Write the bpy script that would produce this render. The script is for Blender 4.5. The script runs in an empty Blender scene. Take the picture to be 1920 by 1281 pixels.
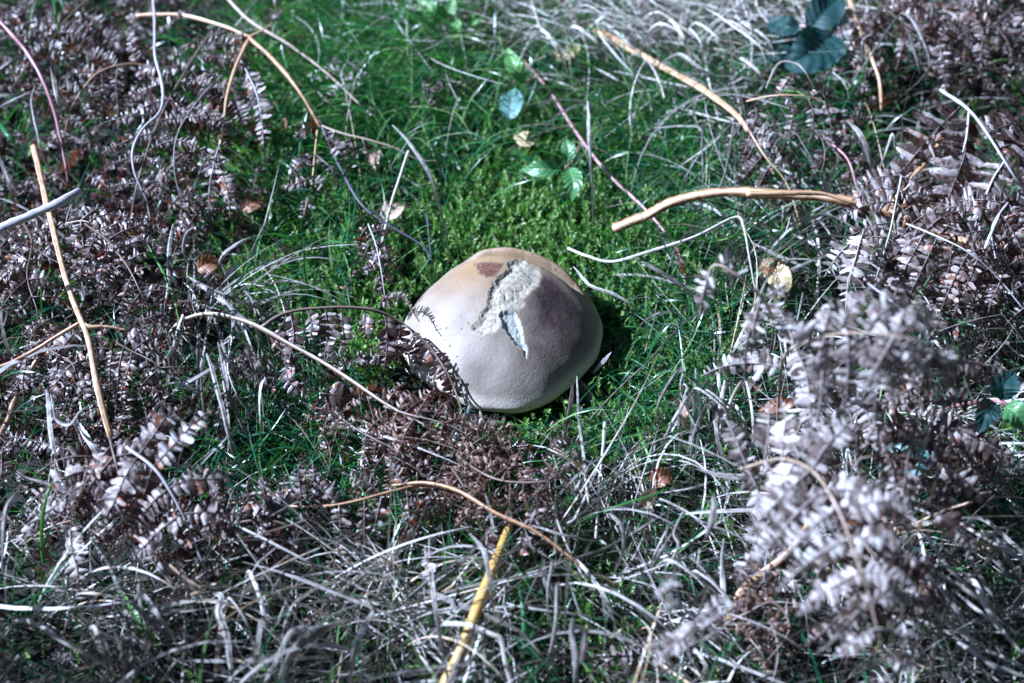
import bpy, math
import numpy as np

# ------------------------------------------------------------------ camera, sky, sun, exposure
scene = bpy.context.scene
COL = scene.collection
PITCH = math.radians(48.0)
DIST = 1.30
TARGET = np.array([0.0, 0.0, 0.045])
LENS = 50.0
CAM = TARGET + DIST * np.array([0.0, -math.cos(PITCH), math.sin(PITCH)])
FWD = np.array([0.0, math.cos(PITCH), -math.sin(PITCH)])
RGT = np.array([1.0, 0.0, 0.0])
UPV = np.array([0.0, math.sin(PITCH), math.cos(PITCH)])
K = 36.0 / LENS / 1920.0

cam_data = bpy.data.cameras.new("camera")
cam = bpy.data.objects.new("camera", cam_data)
COL.objects.link(cam)
cam.location = CAM
cam.rotation_euler = (math.pi / 2 - PITCH, 0, 0)
cam_data.lens = LENS
cam_data.sensor_width = 36.0
cam_data.clip_start = 0.01
cam_data.clip_end = 500.0
cam_data.dof.use_dof = True
cam_data.dof.focus_distance = DIST - 0.045
cam_data.dof.aperture_fstop = 3.5
scene.camera = cam

SUN_EL = math.radians(40.0)
SUN_DIR = np.array([-0.985, 0.15, 0.0])
SUN_DIR = SUN_DIR / np.linalg.norm(SUN_DIR) * math.cos(SUN_EL)
SUN_DIR[2] = math.sin(SUN_EL)
world = bpy.data.worlds.new("World")
scene.world = world
world.use_nodes = True
wn = world.node_tree.nodes
bg = wn["Background"]
sky = wn.new("ShaderNodeTexSky")
sky.sky_type = 'NISHITA'
sky.sun_disc = False
sky.sun_elevation = SUN_EL
sky.sun_rotation = math.atan2(SUN_DIR[0], SUN_DIR[1])
world.node_tree.links.new(sky.outputs[0], bg.inputs[0])
bg.inputs[1].default_value = 0.05
sun_data = bpy.data.lights.new("sun", 'SUN')
sun_data.energy = 5.0
sun_data.angle = math.radians(0.5)
sun_data.color = (1.0, 0.955, 0.93)
sun = bpy.data.objects.new("sun", sun_data)
COL.objects.link(sun)
from mathutils import Vector
sun.rotation_euler = Vector(SUN_DIR).to_track_quat('Z', 'Y').to_euler()
sun.location = (-3, 2, 3)
vs = scene.view_settings
vs.view_transform = 'Standard'
vs.look = 'None'
vs.gamma = 1.0
vs.use_curve_mapping = False
vs.exposure = 1.35
try:
    vs.use_white_balance = True
    vs.white_balance_temperature = 4750
    vs.white_balance_tint = 10
except Exception:
    pass

# ------------------------------------------------------------------ helpers
rng = np.random.default_rng(7)
PX = 0.00049                      # one photograph pixel at the focus distance, metres


def norm(v):
    v = np.asarray(v, float)
    return v / np.maximum(np.linalg.norm(v, axis=-1, keepdims=True), 1e-9)


def gh(x, y):
    """height of the ground"""
    x = np.asarray(x, float); y = np.asarray(y, float)
    return (0.007 * np.sin(6.1 * x + 1.3) * np.cos(5.3 * y + 0.4) + 0.004 * np.sin(13.7 * x - 9.1 * y)
            + 0.003 * np.sin(23.0 * y + 17.0 * x + 2.0) + 0.05 * np.sin(0.9 * x + 2.0) * np.sin(0.8 * y) * np.clip((np.hypot(x, y) - 1.0) / 3, 0, 1))


def at(px, py, h=0.0):
    """point h metres above the ground seen at photograph pixel (px, py)"""
    d = FWD + RGT * (px - 960.0) * K + UPV * (640.5 - py) * K
    z = h
    for _ in range(4):
        t = (z - CAM[2]) / d[2]
        p = CAM + d * t
        z = h + float(gh(p[0], p[1]))
    return p


def pix(P):
    """photograph pixel of world points (n,3)"""
    q = P - CAM
    dz = q @ FWD
    return 960 + (q @ RGT) / dz / K, 640.5 - (q @ UPV) / dz / K


def path(pts):
    """list of (px, py, h) -> world points"""
    return np.array([at(*p) for p in pts])


def smooth(P, n):
    """Catmull-Rom through P, n samples, roughly even in length"""
    P = np.asarray(P, float)
    if len(P) == 2:
        return P[0] + (P[1] - P[0]) * np.linspace(0, 1, n)[:, None]
    Q = np.vstack([2 * P[0] - P[1], P, 2 * P[-1] - P[-2]])
    out = []
    for i in range(1, len(Q) - 2):
        t = np.linspace(0, 1, 12, endpoint=False)[:, None]
        a, b, c, d = Q[i - 1], Q[i], Q[i + 1], Q[i + 2]
        out.append(0.5 * (2 * b + (c - a) * t + (2 * a - 5 * b + 4 * c - d) * t ** 2 + (3 * b - a - 3 * c + d) * t ** 3))
    out.append(Q[-2][None])
    D = np.vstack(out)
    s = np.r_[0, np.cumsum(np.linalg.norm(np.diff(D, axis=0), axis=1))]
    u = np.linspace(0, s[-1], n)
    return np.stack([np.interp(u, s, D[:, k]) for k in range(3)], 1)


def tangents(P):
    return norm(np.gradient(P, axis=0))


class G:
    """collects quads, then links them as ONE mesh object"""
    def __init__(self):
        self.V, self.F, self.R, self.n = [], [], [], 0

    def add(self, V, F, R):
        V = np.asarray(V, float).reshape(-1, 3)
        R = np.broadcast_to(np.asarray(R, float), (len(V),))
        self.V.append(V); self.F.append(np.asarray(F, int).reshape(-1, 4) + self.n); self.R.append(R)
        self.n += len(V)

    def obj(self, name, mat, parent=None, shade=True, extra=None):
        V = np.vstack(self.V).astype(np.float32); F = np.vstack(self.F).astype(np.int32)
        R = np.concatenate(self.R).astype(np.float32)
        me = bpy.data.meshes.new(name)
        me.vertices.add(len(V)); me.vertices.foreach_set("co", V.ravel())
        me.loops.add(F.size); me.loops.foreach_set("vertex_index", F.ravel())
        me.polygons.add(len(F)); me.polygons.foreach_set("loop_start", np.arange(0, F.size, 4, dtype=np.int32))
        me.polygons.foreach_set("use_smooth", np.full(len(F), shade))
        at_ = me.attributes.new("rnd", 'FLOAT', 'POINT'); at_.data.foreach_set("value", R)
        for k, v in (extra or {}).items():
            a = me.attributes.new(k, 'FLOAT', 'POINT'); a.data.foreach_set("value", np.asarray(v, np.float32))
        me.update(calc_edges=True)
        me.materials.append(mat)
        o = bpy.data.objects.new(name, me)
        COL.objects.link(o)
        if parent is not None:
            o.parent = parent
        return o


def tag(o, label, cat, group=None, kind=None):
    o["label"] = label; o["category"] = cat
    if group: o["group"] = group
    if kind: o["kind"] = kind
    return o


def empty(name, loc=(0, 0, 0)):
    o = bpy.data.objects.new(name, None)
    o.empty_display_size = 0.01
    COL.objects.link(o)
    return o


def gridfaces(nu, nv, close=False):
    i, j = np.meshgrid(np.arange(nu - 1), np.arange(nv if close else nv - 1), indexing='ij')
    j2 = (j + 1) % nv
    return np.stack([i * nv + j, (i + 1) * nv + j, (i + 1) * nv + j2, i * nv + j2], -1).reshape(-1, 4)


def perp(T, ref):
    ref = np.broadcast_to(np.asarray(ref, float), T.shape)
    n = ref - (ref * T).sum(-1, keepdims=True) * T
    return norm(n)


def tube(g, P, r, sides=7, streak=True, wob=0.06, rs=rng, flat=1.0):
    """round stem along P with radii r; each strip of faces has its own tone, so fibres run lengthwise"""
    n = len(P)
    if n > 14:
        sl = np.linspace(0, 1, n); Lt = np.linalg.norm(np.diff(P, axis=0), axis=1).sum()
        for f in (4, 9, 19):
            P = P + rs.normal(0, .007 * Lt / f, 3) * np.sin(sl * f * rs.uniform(.8, 1.3) * 2 + rs.uniform(0, 6))[:, None]
    T = tangents(P)
    N = perp(T, (0.13, -0.6, 0.8)); B = np.cross(T, N)
    a = np.linspace(0, 2 * math.pi, sides, endpoint=False)
    knob = 1 + .10 * np.convolve(rs.standard_normal(n + 4), np.ones(5) / 2.2, 'valid')[:n, None] if n > 14 else 1
    rr = np.asarray(r, float).reshape(-1, 1) * knob * (1 + wob * rs.standard_normal((n, sides)) * 0.5 + wob * rs.standard_normal((1, sides)))
    V = P[:, None] + B[:, None] * (np.cos(a) * rr)[..., None] + N[:, None] * (np.sin(a) * rr * flat)[..., None]
    e0 = P[0] + (V[0] - P[0]) * 0.35 - T[0] * rr.mean() * .3
    e1 = P[-1] + (V[-1] - P[-1]) * 0.35 + T[-1] * rr[-1].mean() * .5
    e00 = P[0] + (V[0] - P[0]) * 0.02 - T[0] * rr.mean() * .35
    e11 = P[-1] + (V[-1] - P[-1]) * 0.02 + T[-1] * rr[-1].mean() * .6
    V = np.concatenate([e00[None], e0[None], V, e1[None], e11[None]])
    R = np.tile(rs.random(sides), (n + 4, 1)) * (1 if streak is True else 0) + (0 if streak is True else (streak or rs.random()))
    g.add(V, gridfaces(n + 4, sides, True), R.ravel())


def ribbon(g, P, w, tw0=0.0, tw1=0.0, fold=0.3, ref=(0.05, -0.6, 0.8), taper=(0.6, 0.15), rnd=None, rs=rng):
    """one grass blade: a creased, twisting strip with lengthwise ridges and an uneven edge"""
    n = len(P)
    s = np.linspace(0, 1, n)
    L = np.linalg.norm(np.diff(P, axis=0), axis=1).sum()
    for f in (3, 7, 15):                                    # no dead blade is a clean curve
        P = P + rs.normal(0, .011 * L / f, 3) * np.sin(s * f * rs.uniform(.8, 1.3) * 2 + rs.uniform(0, 6))[:, None]
    T = tangents(P)
    N = perp(T, ref); B = np.cross(T, N)
    ang = (tw0 + (tw1 - tw0) * s + .35 * np.sin(s * rs.uniform(3, 7) + rs.uniform(0, 6)))[:, None]
    S = B * np.cos(ang) + N * np.sin(ang); M = -B * np.sin(ang) + N * np.cos(ang)
    prof = np.interp(s, [0, 0.2, 0.6, 0.88, 1.0], [taper[0], .9, 1, .45 + .5 * taper[1], taper[1]])
    ww = (w * 0.5 * prof)[:, None]
    c = np.array([-1, -.72, -.4, -.12, 0, .12, .4, .72, 1.0])
    edge = np.ones((n, 9)); edge[:, [0, -1]] += rs.normal(0, .07, (n, 2))
    ridge = (np.array([0, 1, -.6, .7, -1.2, .7, -.6, 1, 0]) * .07 + rs.normal(0, .03, 9)) * ww
    V = P[:, None] + S[:, None] * (c * edge * ww)[..., None] + M[:, None] * (ridge - np.abs(c) ** 1.1 * ww * fold)[..., None]
    base = rs.random() if rnd is None else rnd
    R = np.clip(base + rs.uniform(-.28, .22, (1, 9)) + rs.normal(0, .03, (n, 9)), 0, 1)
    g.add(V, gridfaces(n, 9), R.ravel())


def leaflets(g, P, D, N, L, W, curl, fold, R, nu=6):
    """vectorised fern leaflets: base P, direction D, normal N, length L, width W"""
    n = len(P)
    D = norm(D); N = perp(D, N); S = np.cross(N, D)
    s = np.array([0, .25, .5, .75, .92, 1.0]) if nu == 6 else np.linspace(0, 1, nu)
    prof = np.interp(s, [0, .2, .5, .8, .93, 1], [.95, 1.0, .92, .74, .46, .08])
    th = -curl[:, None] * s[None] ** 1.3
    st = L[:, None] * np.diff(s)[None]
    x = np.concatenate([np.zeros((n, 1)), np.cumsum(np.cos((th[:, 1:] + th[:, :-1]) / 2) * st, 1)], 1)
    z = np.concatenate([np.zeros((n, 1)), np.cumsum(np.sin((th[:, 1:] + th[:, :-1]) / 2) * st, 1)], 1)
    mid = P[:, None] + D[:, None] * x[..., None] + N[:, None] * z[..., None]
    nn = -D[:, None] * np.sin(th)[..., None] + N[:, None] * np.cos(th)[..., None]
    w = 0.5 * W[:, None] * prof[None]
    c = np.array([-1.0, 0.0, 1.0])
    fo = fold[:, None, None]
    V = (mid[:, :, None] + S[:, None, None] * (c[None, None] * w[..., None] * np.cos(fo))[..., None]
         - nn[:, :, None] * (np.abs(c)[None, None] * w[..., None] * np.sin(fo))[..., None])
    rj = np.random.default_rng(n)
    lobe = 1 + rj.normal(0, .11, (n, nu, 1))
    V = V + nn[:, :, None] * (rj.normal(0, .038, (n, nu, 3)) * L[:, None, None])[..., None] + S[:, None, None] * ((lobe - 1) * c[None, None] * w[..., None])[..., None]
    F = (gridfaces(nu, 3)[None] + (np.arange(n) * nu * 3)[:, None, None])
    g.add(V, F, np.repeat(R, nu * 3))


NREF = np.array([-0.1, -0.55, 0.83])


def pinna(g, P, ll, sp, rs, curl=0.7, fold=0.5, mess=0.25, nref=NREF, wr=0.36, tone=(0, 1), axis_r=0.0006, face=0.0):
    """one side branch of a bracken frond: thin axis and two rows of oblong leaflets"""
    seg = np.linalg.norm(np.diff(P, axis=0), axis=1).sum()
    n = max(4, int(seg / sp))
    Q = smooth(P, n + 2)
    tube(g, Q, np.linspace(axis_r * 1.25, axis_r * .7, n + 2), 4, .5, .05, rs)
    Q = Q[1:-1]
    T = tangents(Q)
    N = perp(T, norm(nref + rs.standard_normal(3) * 0.25))
    if face:
        B = np.cross(T, N); N = N * math.cos(face) + B * math.sin(face)
    B = np.cross(T, N)
    s = np.linspace(0, 1, n)
    prof = np.interp(s, [0, .15, .5, .85, 1], [.75, 1, .9, .55, .25])
    for side in (-1, 1):
        keep = rs.random(n) > 0.05
        m = keep.sum()
        D = side * B[keep] + T[keep] * rs.uniform(.1, .45, (m, 1)) + rs.standard_normal((m, 3)) * mess
        Nn = N[keep] + rs.standard_normal((m, 3)) * mess * 1.2
        L = ll * prof[keep] * rs.uniform(.75, 1.15, m)
        leaflets(g, Q[keep] + side * B[keep] * axis_r * .6, D, Nn, L, L * wr * rs.uniform(.8, 1.2, m) + ll * .06,
                 rs.normal(curl, .45 + curl * .25, m), np.clip(rs.normal(fold, .25, m), -.2, 1.4),
                 np.clip(tone[0] + (tone[1] - tone[0]) * rs.random(m), 0, 1))


# ------------------------------------------------------------------ materials
def nodes_of(name):
    m = bpy.data.materials.new(name)
    m.use_nodes = True
    nt = m.node_tree
    return m, nt, nt.nodes, nt.links, nt.nodes["Principled BSDF"], nt.nodes["Material Output"]


def ramp(ns, cols):
    r = ns.new("ShaderNodeValToRGB")
    e = r.color_ramp.elements
    while len(e) < len(cols): e.new(0.5)
    for i, c in enumerate(cols):
        e[i].position = c[0]; e[i].color = (*c[1], 1)
    return r


def leafmat(name, cols, rough=0.5, trans=None, tfac=0.25, nscale=180.0, namt=0.45, spec=0.5, bump=0.15, bscale=600.0):
    m, nt, ns, lk, bs, out = nodes_of(name)
    a = ns.new("ShaderNodeAttribute"); a.attribute_name = "rnd"
    tc = ns.new("ShaderNodeTexCoord")
    no = ns.new("ShaderNodeTexNoise"); no.inputs["Scale"].default_value = nscale; no.inputs["Detail"].default_value = 3
    lk.new(tc.outputs["Object"], no.inputs["Vector"])
    mx = ns.new("ShaderNodeMath"); mx.operation = 'MULTIPLY_ADD'
    sb = ns.new("ShaderNodeMath"); sb.operation = 'SUBTRACT'; sb.inputs[1].default_value = 0.5
    lk.new(no.outputs["Fac"], sb.inputs[0]); lk.new(sb.outputs[0], mx.inputs[0])
    mx.inputs[1].default_value = namt * 2; lk.new(a.outputs["Fac"], mx.inputs[2])
    r = ramp(ns, cols); lk.new(mx.outputs[0], r.inputs[0])
    lk.new(r.outputs[0], bs.inputs["Base Color"])
    bs.inputs["Roughness"].default_value = rough
    bs.inputs["Specular IOR Level"].default_value = spec
    if bump:
        n2 = ns.new("ShaderNodeTexNoise"); n2.inputs["Scale"].default_value = bscale; n2.inputs["Detail"].default_value = 2
        lk.new(tc.outputs["Object"], n2.inputs["Vector"])
        b = ns.new("ShaderNodeBump"); b.inputs["Strength"].default_value = bump; b.inputs["Distance"].default_value = 0.001
        lk.new(n2.outputs["Fac"], b.inputs["Height"]); lk.new(b.outputs[0], bs.inputs["Normal"])
    if trans is not None:
        t = ns.new("ShaderNodeBsdfTranslucent"); t.inputs[0].default_value = (*trans, 1)
        mix = ns.new("ShaderNodeMixShader"); mix.inputs[0].default_value = tfac
        lk.new(bs.outputs[0], mix.inputs[1]); lk.new(t.outputs[0], mix.inputs[2]); lk.new(mix.outputs[0], out.inputs[0])
    return m


M = {}
M['fern'] = leafmat('dead_bracken', [(0, (.016, .009, .007)), (.42, (.066, .043, .035)), (.75, (.34, .285, .262)), (.9, (.42, .37, .34)), (1, (.22, .08, .036))],
                    .46, (.35, .12, .05), .2, 260, .5, .4)
M['fern_dark'] = leafmat('dark_bracken', [(0, (.013, .008, .006)), (.45, (.055, .033, .027)), (.8, (.25, .19, .175)), (.93, (.36, .31, .29)), (1, (.20, .065, .026))],
                         .36, (.30, .09, .03), .22, 220)
M['fern_rust'] = leafmat('rust_bracken', [(0, (.045, .022, .015)), (.5, (.14, .082, .058)), (1, (.37, .265, .215))], .42, (.40, .14, .06), .22, 220)
M['fern_pale'] = leafmat('pale_bracken', [(0, (.07, .048, .04)), (.35, (.20, .16, .145)), (.7, (.46, .405, .375)), (1, (.62, .57, .53))], .6, (.45, .33, .26), .2, 260, .5, .2)
M['dry'] = leafmat('dry_grass', [(0, (.016, .013, .011)), (.4, (.075, .064, .055)), (.64, (.34, .305, .27)), (.88, (.68, .64, .59)), (1, (.46, .32, .18))],
                   .5, (.45, .37, .29), .22, 170, .30, .35)
M['grass'] = leafmat('green_grass', [(0, (.008, .040, .022)), (.4, (.026, .105, .045)), (.8, (.075, .19, .065)), (1, (.24, .33, .12))],
                     .27, (.07, .26, .02), .35, 90, .2, .5, 0)
M['grassblade'] = leafmat('green_blade', [(0, (.03, .14, .06)), (.5, (.06, .20, .05)), (1, (.14, .30, .04))],
                          .33, (.12, .35, .03), .35, 60, .2, .5, .05)
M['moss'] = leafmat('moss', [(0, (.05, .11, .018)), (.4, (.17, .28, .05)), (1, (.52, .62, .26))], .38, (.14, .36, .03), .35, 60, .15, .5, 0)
M['stalk'] = leafmat('tan_stalk', [(0, (.16, .08, .035)), (.4, (.46, .27, .135)), (1, (.68, .49, .31))], .42, None, 0, 150, .5, .5, .12, 300)
M['stalk_pale'] = leafmat('pale_stalk', [(0, (.20, .13, .08)), (.5, (.42, .33, .25)), (1, (.58, .49, .39))], .45, None, 0, 150, .5, .5, .12, 300)
M['stalk_brown'] = leafmat('brown_stalk', [(0, (.06, .03, .018)), (.5, (.20, .115, .065)), (1, (.40, .28, .18))], .4, None, 0, 150, .5, .5, .15, 300)
M['stalk_yellow'] = leafmat('yellow_stalk', [(0, (.16, .075, .02)), (.4, (.40, .23, .05)), (1, (.58, .39, .12))], .38, None, 0, 60, .3, .5, .08, 200)
M['rachis'] = leafmat('frond_axis', [(0, (.04, .024, .018)), (.5, (.12, .08, .06)), (1, (.28, .21, .17))], .45, None, 0, 90, .3, .4, .15, 300)
M['twig'] = leafmat('dark_twig', [(0, (.03, .025, .035)), (1, (.10, .09, .12))], .5, None, 0, 90, .3, .4, .2, 300)
M['twig_grey'] = leafmat('grey_twig', [(0, (.26, .23, .25)), (1, (.55, .51, .51))], .5, None, 0, 90, .3, .4, .2, 300)
M['bramble_stem'] = leafmat('bramble_stem', [(0, (.20, .07, .09)), (.5, (.34, .15, .17)), (1, (.45, .28, .26))], .4, None, 0, 90, .3, .5, .1, 300)
M['bramble'] = leafmat('bramble_leaf', [(0, (.22, .34, .14)), (.35, (.10, .22, .07)), (1, (.05, .14, .045))], .36, (.10, .30, .05), .25, 160, .2, .5, .1, 500)
M['bramble_light'] = leafmat('light_leaf', [(0, (.34, .48, .20)), (.35, (.17, .34, .09)), (1, (.12, .27, .07))], .38, (.2, .45, .06), .3, 160, .2, .5, .1, 500)
M['bramble_blue'] = leafmat('bluish_leaf', [(0, (.30, .42, .38)), (.35, (.18, .30, .27)), (1, (.13, .24, .22))], .4, (.15, .35, .25), .2, 160, .2, .5, .1, 500)
M['bramble_dark'] = leafmat('dark_leaf', [(0, (.04, .10, .085)), (.35, (.016, .052, .048)), (1, (.009, .034, .032))], .6, (.03, .14, .06), .15, 160, .2, .5, .1, 500)  # leaf green darkened and dulled, painting in the shade over the leaves
M['leaf_brown'] = leafmat('fallen_brown', [(0, (.42, .24, .13)), (.4, (.26, .12, .055)), (1, (.16, .065, .03))], .45, (.4, .15, .04), .2, 120, .35, .5, .15, 400)
M['leaf_tan'] = leafmat('fallen_tan', [(0, (.55, .42, .32)), (.4, (.46, .33, .24)), (1, (.38, .25, .18))], .5, (.45, .28, .15), .2, 120, .3, .5, .15, 400)
M['leaf_cream'] = leafmat('fallen_cream', [(0, (.66, .60, .42)), (.4, (.55, .46, .26)), (1, (.5, .36, .16))], .5, (.5, .4, .15), .25, 120, .3, .5, .15, 400)


def soilmat():
    m, nt, ns, lk, bs, out = nodes_of('soil')
    tc = ns.new("ShaderNodeTexCoord")
    n = ns.new("ShaderNodeTexNoise"); n.inputs["Scale"].default_value = 40; n.inputs["Detail"].default_value = 8
    lk.new(tc.outputs["Object"], n.inputs["Vector"])
    n3 = ns.new("ShaderNodeTexNoise"); n3.inputs["Scale"].default_value = 1.7; n3.inputs["Detail"].default_value = 4
    lk.new(tc.outputs["Object"], n3.inputs["Vector"])
    r = ramp(ns, [(.3, (.007, .006, .005)), (.55, (.018, .014, .011)), (.75, (.018, .026, .010))])
    lk.new(n.outputs["Fac"], r.inputs[0])
    r2 = ramp(ns, [(.35, (.03, .055, .018)), (.65, (.13, .10, .075))])
    lk.new(n3.outputs["Fac"], r2.inputs[0])
    # beyond the plants that are built one by one the ground is turf seen from afar
    gm = ns.new("ShaderNodeVectorMath"); gm.operation = 'LENGTH'; lk.new(tc.outputs["Object"], gm.inputs[0])
    mr = ns.new("ShaderNodeMapRange"); mr.inputs[1].default_value = 2.0; mr.inputs[2].default_value = 3.6
    lk.new(gm.outputs["Value"], mr.inputs[0])
    mx = ns.new("ShaderNodeMix"); mx.data_type = 'RGBA'
    lk.new(mr.outputs[0], mx.inputs[0]); lk.new(r.outputs[0], mx.inputs[6]); lk.new(r2.outputs[0], mx.inputs[7])
    lk.new(mx.outputs[2], bs.inputs["Base Color"])
    bs.inputs["Roughness"].default_value = .95
    b = ns.new("ShaderNodeBump"); b.inputs["Strength"].default_value = .8; b.inputs["Distance"].default_value = .01
    lk.new(n.outputs["Fac"], b.inputs["Height"]); lk.new(b.outputs[0], bs.inputs["Normal"])
    return m


M['soil'] = soilmat()


def capmat():
    m, nt, ns, lk, bs, out = nodes_of('mushroom_skin')
    tc = ns.new("ShaderNodeTexCoord")

    def attr(n):
        a = ns.new("ShaderNodeAttribute"); a.attribute_name = n; return a.outputs["Fac"]

    def noise(s, d=4, rough=.5):
        n = ns.new("ShaderNodeTexNoise"); n.inputs["Scale"].default_value = s; n.inputs["Detail"].default_value = d
        n.inputs["Roughness"].default_value = rough
        lk.new(tc.outputs["Object"], n.inputs["Vector"]); return n.outputs["Fac"]

    def mix(f, a, b, mode='MIX'):
        x = ns.new("ShaderNodeMix"); x.data_type = 'RGBA'; x.blend_type = mode
        if isinstance(f, float): x.inputs[0].default_value = f
        else: lk.new(f, x.inputs[0])
        for i, c in ((6, a), (7, b)):
            if isinstance(c, tuple): x.inputs[i].default_value = (*c, 1)
            else: lk.new(c, x.inputs[i])
        return x.outputs[2]

    def step(v, a, b):
        mr = ns.new("ShaderNodeMapRange"); mr.interpolation_type = 'SMOOTHSTEP'
        mr.inputs[1].default_value = a; mr.inputs[2].default_value = b; lk.new(v, mr.inputs[0]); return mr.outputs[0]

    def mul(a, b):
        x = ns.new("ShaderNodeMath"); x.operation = 'MULTIPLY'; lk.new(a, x.inputs[0])
        if isinstance(b, float): x.inputs[1].default_value = b
        else: lk.new(b, x.inputs[1])
        return x.outputs[0]

    r = ramp(ns, [(.28, (.185, .148, .113)), (.5, (.265, .224, .181)), (.75, (.33, .278, .215))])
    lk.new(noise(26, 8, .62), r.inputs[0])
    c = r.outputs[0]
    c = mix(attr('tan'), c, (.24, .155, .075))
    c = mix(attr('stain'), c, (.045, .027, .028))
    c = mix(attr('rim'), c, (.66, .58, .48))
    # fine freckles and little pits
    vo = ns.new("ShaderNodeTexVoronoi"); vo.inputs["Scale"].default_value = 130
    lk.new(tc.outputs["Object"], vo.inputs["Vector"])
    dots = mul(step(vo.outputs["Distance"], .17, .07), step(noise(35, 2), .47, .58))
    c = mix(mul(dots, .75), c, (.10, .055, .045))
    scab = mul(attr('scab'), step(noise(330, 6, .7), .36, .48))
    c = mix(scab, c, (.085, .034, .022))
    c = mix(mul(step(noise(420, 3, .7), .45, .75), .30), c, (.22, .16, .135))
    c = mix(mul(step(noise(70, 6, .7), .52, .72), .30), c, (.20, .145, .12))
    c = mix(attr('torn'), c, (.30, .255, .18))
    lk.new(c, bs.inputs["Base Color"])
    bs.inputs["Roughness"].default_value = .58
    bs.inputs["Specular IOR Level"].default_value = .28
    bs.inputs["Subsurface Weight"].default_value = .08
    bs.inputs["Subsurface Radius"].default_value = (.004, .0025, .0015)
    bs.inputs["Subsurface Scale"].default_value = 1.0
    b = ns.new("ShaderNodeBump"); b.inputs["Strength"].default_value = .30; b.inputs["Distance"].default_value = .002
    ad = ns.new("ShaderNodeMath"); lk.new(noise(380, 5, .65), ad.inputs[0]); lk.new(mul(dots, -1.2), ad.inputs[1])
    lk.new(ad.outputs[0], b.inputs["Height"]); lk.new(b.outputs[0], bs.inputs["Normal"])
    return m


def fleshmat(name, cols, bump=.25):
    m, nt, ns, lk, bs, out = nodes_of(name)
    tc = ns.new("ShaderNodeTexCoord")
    n = ns.new("ShaderNodeTexNoise"); n.inputs["Scale"].default_value = 240; n.inputs["Detail"].default_value = 5
    lk.new(tc.outputs["Object"], n.inputs["Vector"])
    r = ramp(ns, cols); lk.new(n.outputs["Fac"], r.inputs[0]); lk.new(r.outputs[0], bs.inputs["Base Color"])
    bs.inputs["Roughness"].default_value = .7
    bs.inputs["Subsurface Weight"].default_value = .1
    bs.inputs["Subsurface Radius"].default_value = (.003, .002, .001)
    b = ns.new("ShaderNodeBump"); b.inputs["Strength"].default_value = bump; b.inputs["Distance"].default_value = .002
    lk.new(n.outputs["Fac"], b.inputs["Height"]); lk.new(b.outputs[0], bs.inputs["Normal"])
    return m


M['cap'] = capmat()
M['flesh'] = fleshmat('cream_flesh', [(.25, (.17, .14, .10)), (.5, (.29, .25, .185)), (.7, (.37, .325, .25))])
M['flesh2'] = fleshmat('fresh_flesh', [(.3, (.22, .22, .195)), (.6, (.33, .33, .295))])
M['pores'] = fleshmat('pore_layer', [(.3, (.42, .36, .20)), (.6, (.55, .48, .30))], .8)
M['stem'] = fleshmat('mushroom_stem', [(.3, (.45, .38, .28)), (.6, (.58, .50, .40))], .4)

# ------------------------------------------------------------------ ground
g = G()
xs = np.unique(np.r_[np.linspace(-2, 2, 161), -np.geomspace(2, 80, 24), np.geomspace(2, 80, 24)])
X, Y = np.meshgrid(xs, xs, indexing='ij')
g.add(np.stack([X, Y, gh(X, Y)], -1), gridfaces(len(xs), len(xs)), 0.5)
o = g.obj('ground', M['soil']); o["kind"] = "structure"


# ------------------------------------------------------------------ unseen trees added around the patch to cut the sky light
M['bark'] = leafmat('bark', [(0, (.03, .024, .02)), (.5, (.08, .065, .055)), (1, (.14, .12, .10))], .85, None, 0, 12, .5, .2, .6, 30)
M['crown'] = leafmat('crown', [(0, (.012, .03, .010)), (.5, (.025, .055, .016)), (1, (.05, .08, .022))], .6, (.04, .09, .015), .15, 3, .2, .3, 0)


def tree(label, x, y, h, cr, seed):
    """evergreen: tapered trunk, limbs, and a crown of many small leaf clumps with an uneven outline"""
    rs = np.random.default_rng(seed)
    root = empty('evergreen_tree'); tag(root, label, 'tree')
    z0 = float(gh(x, y)) - .05
    P = np.array([[x, y, z0], [x + rs.normal(0, .08), y + rs.normal(0, .08), z0 + h * .4], [x + rs.normal(0, .12), y + rs.normal(0, .12), z0 + h * .97]])
    g = G(); T = smooth(P, 22); tube(g, T, np.linspace(.035 * h, .006 * h, 22), 10, True, .08, rs)
    tr = g.obj('trunk', M['bark'], root)
    V = []; D = []
    nl = 46
    for i in range(nl):
        f = .10 + .88 * i / nl
        a = i * 2.4 + rs.normal(0, .3)
        r = cr * np.interp(f, [.1, .3, .7, 1], [.8, 1, .68, .12]) * rs.uniform(.75, 1.15)
        c = T[int(f * 21)]
        d = np.array([math.cos(a), math.sin(a), rs.uniform(-.05, .35)])
        Q = np.array([c, c + d * r * .6, c + d * r + np.array([0, 0, -.12 * r])])
        g = G(); tube(g, smooth(Q, 6), np.linspace(.010 * h * (1.1 - f), .003 * h * (1.1 - f), 6), 5, True, .05, rs); g.obj('limb', M['bark'], root)
        m = 420
        s = rs.random(m) ** .6
        V.append(smooth(Q, 30)[(s * 29).astype(int)] + rs.normal(0, .13 * cr, (m, 3)) * (.5 + .6 * s[:, None]))
    C = np.vstack(V); m = len(C)
    d = norm(rs.normal(0, 1, (m, 3))); e = perp(d, norm(rs.normal(0, 1, (m, 3)))) 
    sz = rs.uniform(.05, .12, (m, 1))
    q = np.stack([C - d * sz, C + e * sz * .45, C + d * sz, C - e * sz * .45], 1)
    g = G(); g.add(q, np.arange(m * 4).reshape(m, 4), np.repeat(rs.random(m), 4)); g.obj('crown', M['crown'], root, False)


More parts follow.
